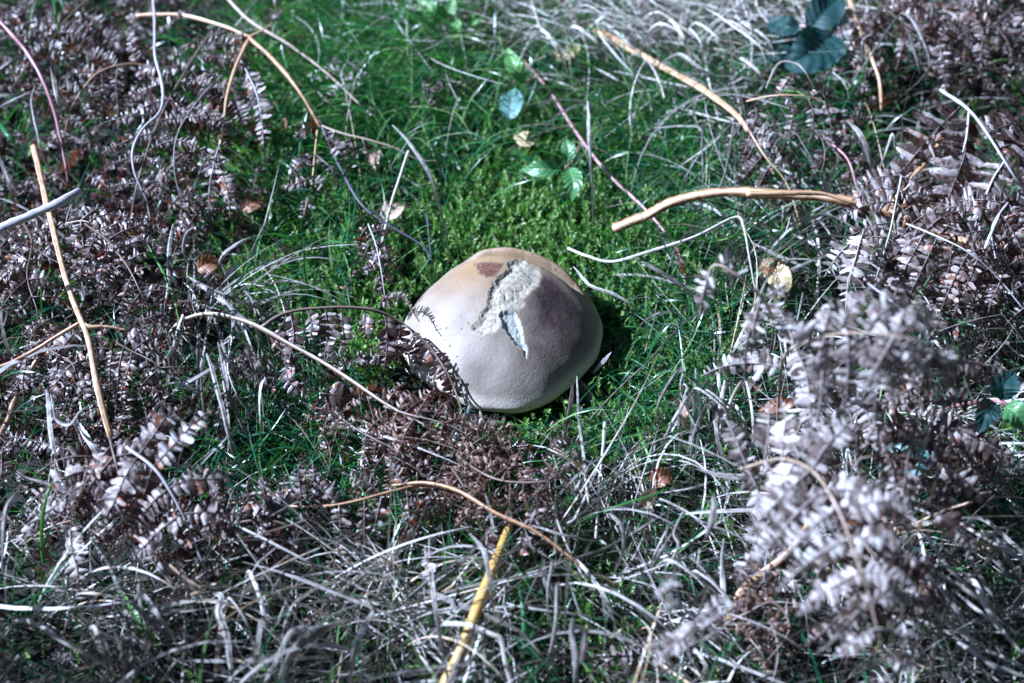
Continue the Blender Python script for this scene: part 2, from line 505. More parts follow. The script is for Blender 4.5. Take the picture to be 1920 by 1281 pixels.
for k, (x, y, h, cr) in enumerate([(4.2, -.6, 7.5, 1.9), (3.4, 2.9, 7.0, 1.9), (.6, 4.9, 6.8, 2.0), (-2.2, 5.0, 5.5, 1.7), (3.6, -3.6, 8.0, 2.0), (.9, -4.6, 8.0, 2.0), (-2.0, -4.4, 7.0, 1.9), (-4.6, -3.4, 5.0, 1.6)]):
    tree(['evergreen tree standing off to the right of the clearing', 'evergreen tree at the back right of the clearing', 'evergreen tree straight behind the clearing',
          'smaller evergreen tree at the back left of the clearing', 'tall evergreen tree behind the viewer on the right', 'tall evergreen tree right behind the viewer',
          'evergreen tree behind the viewer on the left', 'low evergreen tree at the front left of the clearing'][k], x, y, h, cr, 300 + k)

# ------------------------------------------------------------------ mushroom
RIM_Z = 0.040
RAD = 0.0915
HGT = 0.0555
CREST = np.array([-.002, .014])
CEN = CAM + (FWD + RGT * (943 - 960.0) * K + UPV * (640.5 - 620) * K) * ((RIM_Z - CAM[2]) / (FWD + UPV * (640.5 - 620) * K)[2])


def outline(phi):
    phi = np.mod(phi, 2 * math.pi)
    q = lambda a, w: np.exp(-((np.mod(phi - a + math.pi, 2 * math.pi) - math.pi) / w) ** 2)
    return RAD * (1 + .03 * q(1.4, .5) - .055 * q(2.45, .40) + .035 * q(3.35, .35) - .03 * q(4.0, .3) + .02 * q(4.75, .4) - .03 * q(5.6, .35)
                  + .008 * np.sin(5 * phi + 2) + .004 * np.sin(9 * phi) + .003 * np.sin(17 * phi + 1))


def seg_dist(x, y, pts):
    d = np.full(np.shape(x), 1e9)
    for (ax, ay), (bx, by) in zip(pts[:-1], pts[1:]):
        vx, vy = bx - ax, by - ay
        t = np.clip(((x - ax) * vx + (y - ay) * vy) / (vx * vx + vy * vy + 1e-12), 0, 1)
        d = np.minimum(d, np.hypot(x - ax - t * vx, y - ay - t * vy))
    return d


def poly_sd(x, y, pts):
    pts = [tuple(p) for p in pts]
    d = seg_dist(x, y, pts + [pts[0]])
    ins = np.zeros(np.shape(x), bool)
    for (ax, ay), (bx, by) in zip(pts, pts[1:] + [pts[0]]):
        c = ((ay > y) != (by > y)) & (x < (bx - ax) * (y - ay) / (by - ay + 1e-12) + ax)
        ins ^= c
    return np.where(ins, -d, d)


def crest_rho(x, y):
    """0 at the crest, 1 at the outline"""
    dx, dy = x - CREST[0], y - CREST[1]
    d = np.hypot(dx, dy) + 1e-9
    ux, uy = dx / d, dy / d
    t = np.full(np.shape(d), RAD)
    for _ in range(8):
        qx, qy = CREST[0] + t * ux, CREST[1] + t * uy
        t = t + (outline(np.arctan2(qy, qx)) - np.hypot(qx, qy))
    return d / t


def base_dome(x, y):
    return HGT * (1 - np.clip(crest_rho(x, y), 0, 1) ** 2.05) ** .80


def cap_xy(px, py):
    """cap-local plan position seen at a photograph pixel"""
    d = FWD + RGT * (px - 960.0) * K + UPV * (640.5 - py) * K
    z = RIM_Z + HGT * .7
    for _ in range(40):
        p = CAM + d * ((z - CAM[2]) / d[2])
        z = z * .6 + .4 * (RIM_Z + float(base_dome(p[0] - CEN[0], p[1] - CEN[1])))
    return p[0] - CEN[0], p[1] - CEN[1]


def over_cap(px, py, gap):
    """height above the ground of a point gap metres above the cap, seen at a photograph pixel"""
    x, y = cap_xy(px, py)
    return RIM_Z + float(base_dome(x, y)) + gap - float(gh(x + CEN[0], y + CEN[1]))


def zoom_poly(pts):
    return [cap_xy(720 + .2654 * a, 440 + .2654 * b) for a, b in pts]


FLESH = zoom_poly([(865, 205), (940, 190), (1000, 195), (1015, 225), (1090, 240), (1110, 300), (1090, 360), (1040, 400), (990, 450),
                   (1000, 490), (950, 530), (880, 525), (830, 545), (830, 630), (790, 690), (700, 715), (615, 680), (625, 630),
                   (665, 610), (680, 545), (725, 490), (730, 400), (775, 335), (810, 285), (870, 240)])
FRESH = zoom_poly([(800, 570), (815, 535), (870, 522), (930, 545), (960, 590), (980, 670), (990, 740), (1015, 800), (1012, 880),
                   (985, 850), (970, 810), (910, 760), (870, 700), (835, 650), (825, 600)])
SCAB = zoom_poly([(630, 215), (700, 205), (850, 210), (820, 250), (790, 300), (720, 310), (670, 280), (655, 240)])
FOLD = [(-.060, .046), (-.036, .050), (-.010, .049), (.020, .043), (.045, .034), (.066, .022), (.085, .005)]


def vnoise(x, y, f, seed):
    """smooth value noise, about -1..1"""
    r = np.random.default_rng(seed); T = r.uniform(-1, 1, (64, 64))
    u, v = x * f + 7.3 * seed, y * f + 3.1 * seed
    i, j = np.floor(u).astype(int), np.floor(v).astype(int)
    a, c = u - i, v - j
    a, c = a * a * (3 - 2 * a), c * c * (3 - 2 * c)
    q = lambda p, s: T[p % 64, s % 64]
    return (q(i, j) * (1 - a) + q(i + 1, j) * a) * (1 - c) + (q(i, j + 1) * (1 - a) + q(i + 1, j + 1) * a) * c


def lump(x, y, seed, f, n=14):
    r = np.random.default_rng(seed)
    o = np.zeros(np.shape(x))
    for _ in range(n):
        a = r.uniform(0, 6.28); k = f * r.uniform(.5, 1.6)
        o = o + np.sin(k * (x * math.cos(a) + y * math.sin(a)) + r.uniform(0, 6.28))
    return o / math.sqrt(n)


def gauss(x, y, px, py, s):
    cx, cy = cap_xy(px, py)
    return np.exp(-((x - cx) ** 2 + (y - cy) ** 2) / (2 * s * s))


def sstep(a, b, v):
    t = np.clip((v - a) / (b - a), 0, 1)
    return t * t * (3 - 2 * t)


def build_mushroom():
    root = empty('mushroom')
    tag(root, 'large pale brown mushroom with a cream bite in its domed cap', 'mushroom')
    nr, na = 330, 620
    u = np.linspace(0, 1, nr)
    rho = (1 - (1 - u) ** 1.7) * .9995
    phi = np.linspace(0, 2 * math.pi, na, endpoint=False)
    Rr, Ph = np.meshgrid(rho, phi, indexing='ij')
    O = outline(Ph)
    x, y = CREST[0] + Rr * (O * np.cos(Ph) - CREST[0]), CREST[1] + Rr * (O * np.sin(Ph) - CREST[1])
    z = base_dome(x, y)
    inner = np.clip((1 - Rr) * 9, 0, 1)
    jx = vnoise(x, y, 300, 3) * .0006 + vnoise(x, y, 900, 14) * .0004; jy = vnoise(x, y, 300, 4) * .0006 + vnoise(x, y, 900, 15) * .0004
    df = poly_sd(x + jx, y + jy, FLESH); dn = poly_sd(x + jx, y + jy, FRESH)
    ds = poly_sd(x + jx, y + jy, SCAB)
    dfold = seg_dist(x, y, FOLD)
    fx = np.array(FOLD)
    behind = y - np.interp(x, fx[:, 0], fx[:, 1])
    z = z + lump(x, y, 1, 55) * .0010 * inner + lump(x, y, 2, 170) * .00018 * inner
    # the fold behind the crown: a ridge and, behind it, a trough with a second lobe
    ends = np.exp(-np.clip(np.abs(x - .020) - .036, 0, 1) ** 2 / (2 * .012 ** 2))
    z = z + (.0035 * np.exp(-((behind + .005) / .007) ** 2) - .0085 * np.exp(-((behind - .008) / .0055) ** 2)
             + .0060 * np.exp(-((behind - .019) / .008) ** 2)) * ends * np.clip((1 - Rr) * 14, 0, 1)
    z = z - .0035 * gauss(x, y, 1050, 585, .018) * inner + .0022 * gauss(x, y, 1005, 545, .010)
    z = z - .0016 * gauss(x, y, 905, 700, .009) + .0016 * gauss(x, y, 868, 700, .009) + .0012 * gauss(x, y, 945, 710, .009)
    z = z + vnoise(x, y, 110, 5) * .00016 * inner + vnoise(x, y, 240, 6) * .00008 * inner
    mf = sstep(.0006, -.0068, df + .0005 * vnoise(x, y, 250, 31)); mn = sstep(.0004, -.0030, dn + .0004 * vnoise(x, y, 600, 32))
    pits = np.clip(vnoise(x, y, 260, 11), .25, 1) - .25
    dl = seg_dist(x, y, [FLESH[k] for k in (15, 16, 17, 18, 19, 20, 21, 22, 23, 24, 0, 1)])
    bite = (.0010 + .0036 * np.exp(-(dl / .0080) ** 2) + .0007 * vnoise(x, y, 130, 8) + .0004 * vnoise(x, y, 300, 9) + .00012 * vnoise(x, y, 800, 10) + .0016 * pits)
    fr = (.0019 + .0005 * vnoise(x, y, 300, 12) + .0003 * vnoise(x, y, 700, 13) + .0015 * sstep(0, -.004, dn))
    z = z - np.maximum(mf * np.clip(bite, .001, .01), mn * fr)
    top = np.stack([x + CEN[0], y + CEN[1], z + RIM_Z], -1)
    nt_ = len(rho)
    # rolled rim, then the underside back to the stem
    k = np.linspace(0, 1, 12)[1:, None]
    O1 = outline(phi)[None]
    rr = O1 * (1 + .010 * np.sin(k * math.pi) - .10 * k ** 2)
    zz = -.011 * np.sin(k * math.pi / 2) + .0012 * np.sin(phi * 11 + 1)[None] * k * (1 - k) * 2
    rim = np.stack([rr * np.cos(phi) + CEN[0], rr * np.sin(phi) + CEN[1], zz + RIM_Z + 0 * rr], -1)
    V = np.concatenate([top, rim])
    F = gridfaces(len(V), na, True)
    pad = np.zeros((11, na))
    ext = lambda a, v=0.0: np.concatenate([a, pad + v]).ravel()
    flesh = ext((df < 0) * 1.0); fresh = ext((dn < 0) * 1.0)
    stain = (.95 * gauss(x, y, 1038, 560, .016) + .50 * gauss(x, y, 1022, 530, .010) + .60 * gauss(x, y, 1050, 605, .020) + .32 * gauss(x, y, 1010, 655, .020) + .34 * gauss(x, y, 900, 700, .016)) * (1 + .18 * vnoise(x, y, 90, 20) + .12 * vnoise(x, y, 260, 21)) * sstep(.0, .0022, np.minimum(df, dn))  # purple bruise on the skin, with shade from the ridge painted in
    tan = np.clip(.85 * gauss(x, y, 880, 510, .026) + .85 * gauss(x, y, 980, 480, .03) + .75 * gauss(x, y, 1100, 550, .022) + .4 * gauss(x, y, 1100, 640, .02), 0, 1)
    halo = np.exp(-(np.clip(np.minimum(df, dn), 0, 1) / .003)) * .5
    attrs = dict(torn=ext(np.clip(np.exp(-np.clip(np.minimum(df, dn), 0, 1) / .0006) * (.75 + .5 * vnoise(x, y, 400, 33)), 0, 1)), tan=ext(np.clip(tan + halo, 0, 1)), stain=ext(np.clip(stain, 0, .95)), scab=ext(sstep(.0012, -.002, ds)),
                 rim=ext(.75 * sstep(.93, 1.0, Rr) + .35 * gauss(x, y, 800, 680, .02), .8))  # pale rim skin, plus a sunlit patch painted in at the lower left
    fl = flesh[F].mean(1) > .5; fn = (fresh[F].mean(1) > .5)
    order = V.reshape(-1, 3)

    def piece(sel, name, mat, parent, ex=False):
        ids, inv = np.unique(F[sel], return_inverse=True)
        q = G(); q.add(order[ids], inv.reshape(-1, 4), .5)
        return q.obj(name, mat, parent, True, {a: b[ids] for a, b in attrs.items()} if ex else None)
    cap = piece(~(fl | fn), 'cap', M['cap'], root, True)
    b1 = piece(fl & ~fn, 'bite', M['flesh'], cap); b1["label"] = "cream pitted flesh where the cap is eaten"
    b2 = piece(fn, 'bite', M['flesh2'], cap); b2["label"] = "fresher bluish white bite below"
    q = G()
    k = np.linspace(0, 1, 14)[:, None]
    rr = O1 * .90 * (1 - k) + .020 * k
    zz = -.011 - .006 * np.sin(k * math.pi) + .004 * k
    q.add(np.stack([rr * np.cos(phi) + CEN[0], rr * np.sin(phi) + CEN[1], zz + RIM_Z + 0 * rr], -1), gridfaces(14, na, True), .5)
    q.obj('pore_layer', M['pores'], root)
    q = G()
    P = np.array([[CEN[0], CEN[1], -.01], [CEN[0], CEN[1], .008], [CEN[0], CEN[1], .02], [CEN[0], CEN[1], .034]])
    tube(q, smooth(P, 10), np.interp(np.linspace(0, 1, 10), [0, .3, 1], [.030, .031, .021]), 24, False, .03)
    q.obj('stem', M['stem'], root)


build_mushroom()


def under_cap(P, grow=1.03, zmin=.026):
    """True where points (…,3) run into the mushroom"""
    dx, dy = P[..., 0] - CEN[0], P[..., 1] - CEN[1]
    rho = np.hypot(dx, dy) / (RAD * grow)
    zt = RIM_Z + HGT * np.clip(1 - np.clip(rho, 0, 1) ** 1.85, 0, 1) ** .74 + .004
    return (rho < 1) & (P[..., 2] > zmin) & ((P[..., 2] < zt) | (grow > 1.2))


#--PLANTS--
# ------------------------------------------------------------------ low growth: moss, grass, litter (uncountable)
def blob(px, py, L):
    o = np.zeros(np.shape(px))
    for cx, cy, rx, ry, w in L:
        o = np.maximum(o, w * np.exp(-(((px - cx) / rx) ** 2 + ((py - cy) / ry) ** 2)))
    return o


D_MOSS = [(950, 420, 230, 85, 1.0), (930, 415, 150, 55, 1.6), (1190, 600, 110, 190, .8), (640, 480, 130, 120, .7), (1010, 800, 130, 50, .8), (1000, 240, 140, 80, .5),
          (700, 600, 90, 90, .6), (1290, 650, 100, 120, .5), (520, 250, 130, 150, .3), (1110, 1170, 60, 60, .4)]
D_GREEN = [(800, 160, 330, 170, 1), (760, 330, 200, 150, .8), (1270, 260, 230, 150, .9), (1230, 650, 190, 210, .9), (600, 470, 160, 130, .8),
           (1030, 820, 130, 80, 1), (1780, 930, 190, 130, .5), (600, 820, 190, 140, .8), (1500, 120, 180, 120, .7), (1350, 470, 130, 110, .8),
           (1000, 1100, 500, 200, .25), (520, 150, 120, 150, .7)]
D_DRY = [(1200, 40, 330, 80, 1), (1340, 150, 150, 130, .9), (420, 660, 130, 150, .55), (250, 1160, 420, 130, 1), (1130, 1120, 330, 190, 1),
         (1790, 1080, 240, 260, 1), (1360, 790, 90, 160, .5), (1330, 430, 200, 100, .35), (700, 1150, 260, 150, .9), (60, 700, 160, 180, .22),
         (1450, 560, 130, 140, .7), (1500, 700, 300, 250, .22), (90, 200, 110, 160, .15), (1850, 620, 130, 150, .6)]
D_FERN = [(50, 300, 150, 130, .7), (40, 800, 130, 130, .7), (250, 200, 230, 190, 1), (150, 520, 230, 170, 1), (370, 390, 130, 130, .8), (60, 90, 150, 130, .9), (200, 900, 210, 110, .8),
          (520, 980, 260, 70, .7), (1790, 90, 230, 120, 1), (1820, 380, 150, 170, .8), (1650, 950, 200, 250, .45), (230, 690, 200, 110, .7),
          (930, 900, 150, 90, .8), (690, 780, 150, 110, .5), (480, 120, 90, 120, .4)]


def scatter(n, dens, floor=0.0, bounds=(-.85, .85, -.48, .85), rs=rng):
    """ground points following a density laid out over the patch"""
    out = []
    got = 0
    while got < n:
        m = n * 4
        x = rs.uniform(bounds[0], bounds[1], m); y = rs.uniform(bounds[2], bounds[3], m)
        px, py = pix(np.stack([x, y, gh(x, y) + .02], -1))
        w = np.maximum(blob(px, py, dens), floor)
        k = (rs.random(m) < w) & (np.hypot(x - CEN[0], y - CEN[1]) > RAD * .8)
        out.append(np.stack([x[k], y[k], px[k], py[k]], 1)); got += k.sum()
    return np.concatenate(out)[:n]


def blades(g, x, y, L, w, az, el, bend, rs, segs=6, lay=0.0, drift=.5, kink=0.0, tone=None, ok_under=False):
    n = len(x)
    z0 = gh(x, y) + lay * rs.random(n)
    P = np.zeros((n, segs + 1, 3)); P[:, 0] = np.stack([x, y, z0], 1)
    a = az.copy(); e = el.copy()
    T = np.zeros((n, segs + 1, 3))
    kseg = rs.integers(1, segs, n); kk = np.where(rs.random(n) < kink, rs.normal(0, 1.0, n), 0)
    da = rs.normal(0, drift, n) / segs
    for s in range(segs + 1):
        d = np.stack([np.cos(e) * np.cos(a), np.cos(e) * np.sin(a), np.sin(e)], 1)
        T[:, s] = d
        if s < segs:
            P[:, s + 1] = P[:, s] + d * (L / segs)[:, None]
            e = e - bend / segs * (0.5 + s / segs)
            hit = kseg == s
            a = a + da + np.where(hit, kk, 0); e = e - np.where(hit, np.abs(kk) * .5, 0)
            low = P[:, s + 1, 2] < gh(P[:, s + 1, 0], P[:, s + 1, 1]) + .002 + lay * .4
            P[low, s + 1, 2] = gh(P[low, s + 1, 0], P[low, s + 1, 1]) + .002 + lay * .4 * rs.random(low.sum())
            e = np.where(low, np.abs(e) * .25, e)
    bad = under_cap(P, 1.28, .034).any(1)
    side = np.stack([-np.sin(a), np.cos(a), np.zeros(n)], 1)[:, None] + np.zeros_like(P)
    side = perp(T.reshape(-1, 3), side.reshape(-1, 3)).reshape(P.shape)
    nn = np.cross(T, side)
    tw = (rs.uniform(-1.2, 1.2, n)[:, None] + rs.normal(0, 1.0, n)[:, None] * np.linspace(0, 1, segs + 1))[..., None]
    side = side * np.cos(tw) + nn * np.sin(tw)
    prof = np.interp(np.linspace(0, 1, segs + 1), [0, .2, .65, 1], [.7, 1, .8, .08])
    ww = (w[:, None] * .5 * prof)[..., None]
    V = np.stack([P - side * ww, P + side * ww], 2)[~bad]
    m = len(V)
    F = gridfaces(segs + 1, 2)[None] + (np.arange(m) * (segs + 1) * 2)[:, None, None]
    R = (rs.random(n) if tone is None else tone)[~bad]
    g.add(V, F, np.repeat(R, (segs + 1) * 2))


def moss_patch():
    rs = np.random.default_rng(21)
    g = G()
    s = scatter(5200, D_MOSS, .01, rs=rs)
    s2 = scatter(1500, D_MOSS, .3, (-1.6, 1.6, -1.0, 1.8), rs)
    s = np.vstack([s, s2])
    n = len(s)
    L = rs.uniform(.020, .042, n) * (1 - .6 * blob(s[:, 2], s[:, 3], [(1190, 680, 110, 170, 1), (1010, 800, 160, 50, .8)]))
    az = rs.uniform(0, 6.28, n); el = rs.uniform(.6, 1.45, n)
    d = np.stack([np.cos(el) * np.cos(az), np.cos(el) * np.sin(az), np.sin(el)], 1)
    base = np.stack([s[:, 0], s[:, 1], gh(s[:, 0], s[:, 1]) + rs.uniform(0, .012, n)], 1)
    tip = base + d * L[:, None]
    keep = ~(under_cap(tip, 1.10, .03) | under_cap(base))
    d, base, L = d[keep], base[keep], L[keep]; n = len(L)
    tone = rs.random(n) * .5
    nl = 26
    for i in range(nl):
        f = .2 + .8 * i / (nl - 1)
        a = rs.uniform(0, 6.28, n)
        p1 = perp(d, np.stack([np.cos(a), np.sin(a), np.full(n, .1)], 1))
        D = norm(p1 * (1.15 - .75 * f) + d * (.5 + .6 * f))
        P = base + d * (L * f)[:, None]
        ll = L * .17 * (1.2 - .5 * f)
        S = np.cross(D, perp(D, d + .01)); w = (ll * .17)[:, None]
        V = np.stack([P - S * w * .5, P + S * w * .5, P + D * (ll * .6)[:, None] + S * w, P + D * (ll * .6)[:, None] - S * w], 1)
        V2 = np.stack([P + D * (ll * .6)[:, None] - S * w, P + D * (ll * .6)[:, None] + S * w, P + D * ll[:, None] + S * w * .1, P + D * ll[:, None] - S * w * .1], 1)
        F = np.arange(n * 4).reshape(n, 4)
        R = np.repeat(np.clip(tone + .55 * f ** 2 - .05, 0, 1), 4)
        g.add(V, F, R); g.add(V2, F, R)
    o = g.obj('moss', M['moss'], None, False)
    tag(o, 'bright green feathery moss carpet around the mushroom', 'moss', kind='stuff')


moss_patch()


def green_grass():
    rs = np.random.default_rng(22)
    g = G()
    s = scatter(17000, D_GREEN, .08, rs=rs)
    s = s[rs.random(len(s)) > .75 * blob(s[:, 2], s[:, 3], [(950, 415, 230, 75, 1), (1180, 590, 80, 150, .7)])]
    n = len(s)
    px, py = s[:, 2], s[:, 3]
    az = rs.uniform(0, 6.28, n)
    # long turf at the back is combed towards the left and the front
    comb = blob(px, py, [(760, 130, 330, 170, .85), (1250, 200, 200, 150, .6)])
    az = np.where(rs.random(n) < comb, rs.normal(3.7, .55, n), az)
    L = rs.uniform(.04, .12, n) * (1 + .7 * comb) * (1 - .5 * blob(px, py, [(1180, 680, 100, 160, 1)]))
    blades(g, s[:, 0], s[:, 1], L, rs.uniform(.0008, .0022, n), az, rs.uniform(.25, 1.3, n), rs.uniform(.5, 2.2, n), rs, 6, .008, tone=np.clip(rs.random(n) + .4 * comb - .05, 0, 1))
    o = g.obj('fine_grass', M['grass'])
    tag(o, 'fine dark green grass growing all over the ground', 'grass', kind='stuff')
    g = G()
    s = scatter(9000, [(960, 640, 3000, 2000, 1)], .2, (-2.6, 2.6, -1.4, 2.8), rs)
    px, py = s[:, 2], s[:, 3]
    k = (px < -60) | (px > 1980) | (py < -60) | (py > 1340)
    s = s[k]; n = len(s)
    blades(g, s[:, 0], s[:, 1], rs.uniform(.06, .17, n), rs.uniform(.002, .004, n), rs.uniform(0, 6.28, n), rs.uniform(.3, 1.4, n), rs.uniform(.5, 2, n), rs, 5, .01)
    o = g.obj('surrounding_grass', M['grass'])
    tag(o, 'green grass spreading out beyond the patch', 'grass', kind='stuff')


green_grass()


def dry_litter():
    rs = np.random.default_rng(23)
    g = G()
    c = scatter(255, D_DRY, .012, rs=rs)
    k = rs.integers(7, 17, len(c)); s = np.repeat(c, k, 0); n = len(s)
    px, py = s[:, 2], s[:, 3]
    a0 = rs.uniform(0, 6.28, len(c))
    cp, cq = c[:, 2], c[:, 3]
    pick = lambda L, m, sd: np.where(rs.random(len(c)) < blob(cp, cq, L), rs.normal(m, sd, len(c)), a0)
    a0 = pick([(430, 690, 190, 240, .85), (1350, 780, 110, 170, .7)], -1.45, .3)      # hanging towards the viewer
    a0 = pick([(1800, 1060, 280, 300, .75)], -.75, .35)                               # upper left to lower right
    a0 = pick([(250, 1160, 330, 130, .4), (1200, 40, 350, 90, .5)], .1, .5)
    a0 = pick([(550, 1150, 400, 150, .35)], 3.3, .5)
    az = np.repeat(a0, k) + rs.normal(0, .38, n)
    x = s[:, 0] + rs.normal(0, .010, n); y = s[:, 1] + rs.normal(0, .010, n)
    w = rs.gamma(2.0, .0005, n) + .0006
    L = np.repeat(rs.uniform(.09, .2, len(c)), k) * rs.uniform(.5, 1.25, n)
    blades(g, x, y, L, w, az, rs.uniform(.15, 1.15, n), rs.uniform(.8, 2.8, n), rs, 10, .03, .7, .28, np.clip(np.repeat(rs.random(len(c)) ** 1.2, k) * .7 + rs.random(n) * .45 - .05, 0, 1))
    s = scatter(650, D_DRY, .015, rs=rs); n = len(s)
    blades(g, s[:, 0], s[:, 1], rs.uniform(.05, .16, n), rs.gamma(2.0, .0007, n) + .0006, rs.uniform(0, 6.28, n), rs.uniform(-.1, .7, n), rs.uniform(.2, 1.8, n), rs, 9, .05, .9, .35, rs.random(n) ** 1.4)
    # bleached hay lying over the turf at the back
    s = scatter(900, [(1180, 30, 360, 85, 1), (1320, 130, 90, 110, .8), (700, 20, 160, 40, .3)], 0, rs=rs); n = len(s)
    blades(g, s[:, 0], s[:, 1], rs.uniform(.08, .22, n), rs.uniform(.0008, .0026, n), rs.normal(-.5, .8, n) + rs.choice([0, 3.14], n), rs.uniform(.0, .6, n), rs.uniform(.2, 1.2, n), rs, 9, .07, .8, .3, rs.uniform(.6, .95, n))
    # withered tops standing in the turf, thin and everywhere
    s = scatter(800, D_DRY + D_GREEN, .05, rs=rs); n = len(s)
    blades(g, s[:, 0], s[:, 1], rs.uniform(.06, .16, n), rs.uniform(.0005, .0011, n), rs.uniform(0, 6.28, n), rs.uniform(.1, 1.0, n), rs.uniform(.2, 1.8, n), rs, 7, .03, .6, .25)
    o = g.obj('dry_grass', M['dry'])
    tag(o, 'tangled pale grey dead grass matted over the ground', 'dry grass', kind='stuff')
    g = G()
    s = scatter(5000, [(960, 640, 3000, 2000, 1)], .2, (-2.6, 2.6, -1.4, 2.8), rs)
    px, py = s[:, 2], s[:, 3]
    k = (px < -60) | (px > 1980) | (py < -60) | (py > 1340)
    s = s[k]; n = len(s)
    blades(g, s[:, 0], s[:, 1], rs.uniform(.06, .2, n), rs.uniform(.002, .004, n), rs.uniform(0, 6.28, n), rs.uniform(0, 1., n), rs.uniform(.3, 2, n), rs, 6, .03, .8, .3)
    o = g.obj('surrounding_dry_grass', M['dry'])
    tag(o, 'dead grass lying out beyond the patch', 'dry grass', kind='stuff')


dry_litter()


def fern_litter():
    rs = np.random.default_rng(24)
    g = G()
    s = scatter(720, D_FERN, .008, rs=rs)
    s2 = scatter(260, [(960, 640, 3000, 2000, .6)], .2, (-2.2, 2.2, -1.2, 2.4), rs)
    s2 = s2[(s2[:, 2] < -80) | (s2[:, 2] > 2000) | (s2[:, 3] < -80) | (s2[:, 3] > 1360)]
    for x, y, px, py in np.vstack([s, s2]):
        az = rs.uniform(0, 6.28); el = rs.uniform(-.5, .6); L = rs.uniform(.04, .10)
        z = gh(x, y) + rs.uniform(.012, .060)
        d = np.array([math.cos(el) * math.cos(az), math.cos(el) * math.sin(az), math.sin(el)])
        p0 = np.array([x, y, z]); p2 = p0 + d * L + np.array([0, 0, -L * rs.uniform(0, .5)])
        p2[2] = max(p2[2], gh(p2[0], p2[1]) + .006)
        p1 = (p0 + p2) / 2 + np.array([*rs.normal(0, .006, 2), rs.uniform(0, .015)])
        P = np.array([p0, p1, p2])
        if under_cap(smooth(P, 8), 1.15).any(): continue
        pinna(g, P, rs.uniform(.008, .0125), rs.uniform(.0036, .0048), rs, rs.uniform(.4, 1.9), rs.uniform(.3, .9), rs.uniform(.1, .4),
              norm(rs.normal(0, .5, 3) + np.array([0, -.1, .7])), .36, (0, 1), .0006)
    o = g.obj('bracken_litter', M['fern_dark'])
    tag(o, 'crumbled brown bracken litter matted under the fronds', 'bracken litter', kind='stuff')


fern_litter()


def crumbs():
    """small broken flakes of dead leaf and stem lying on the soil"""
    rs = np.random.default_rng(25)
    s = scatter(13000, [(960, 640, 3000, 2000, 1)], .2, (-.95, .95, -.55, .95), rs)
    n = len(s)
    P = np.stack([s[:, 0], s[:, 1], gh(s[:, 0], s[:, 1]) + rs.uniform(.001, .012, n)], 1)
    a = rs.uniform(0, 6.28, n); e = rs.normal(0, .45, n)
    D = np.stack([np.cos(a) * np.cos(e), np.sin(a) * np.cos(e), np.sin(e)], 1)
    g = G()
    L = rs.gamma(3, .0022, n) + .002
    leaflets(g, P, D, np.array([0, 0, 1.0]) + rs.normal(0, .5, (n, 3)), L, L * rs.uniform(.12, .6, n), rs.normal(0, .9, n), rs.normal(.2, .4, n), rs.random(n) ** 1.3, nu=4)
    o = g.obj('leaf_crumbs', M['fern_dark'])
    tag(o, 'small brown flakes of dead leaf scattered over the soil', 'leaf litter', kind='stuff')


crumbs()


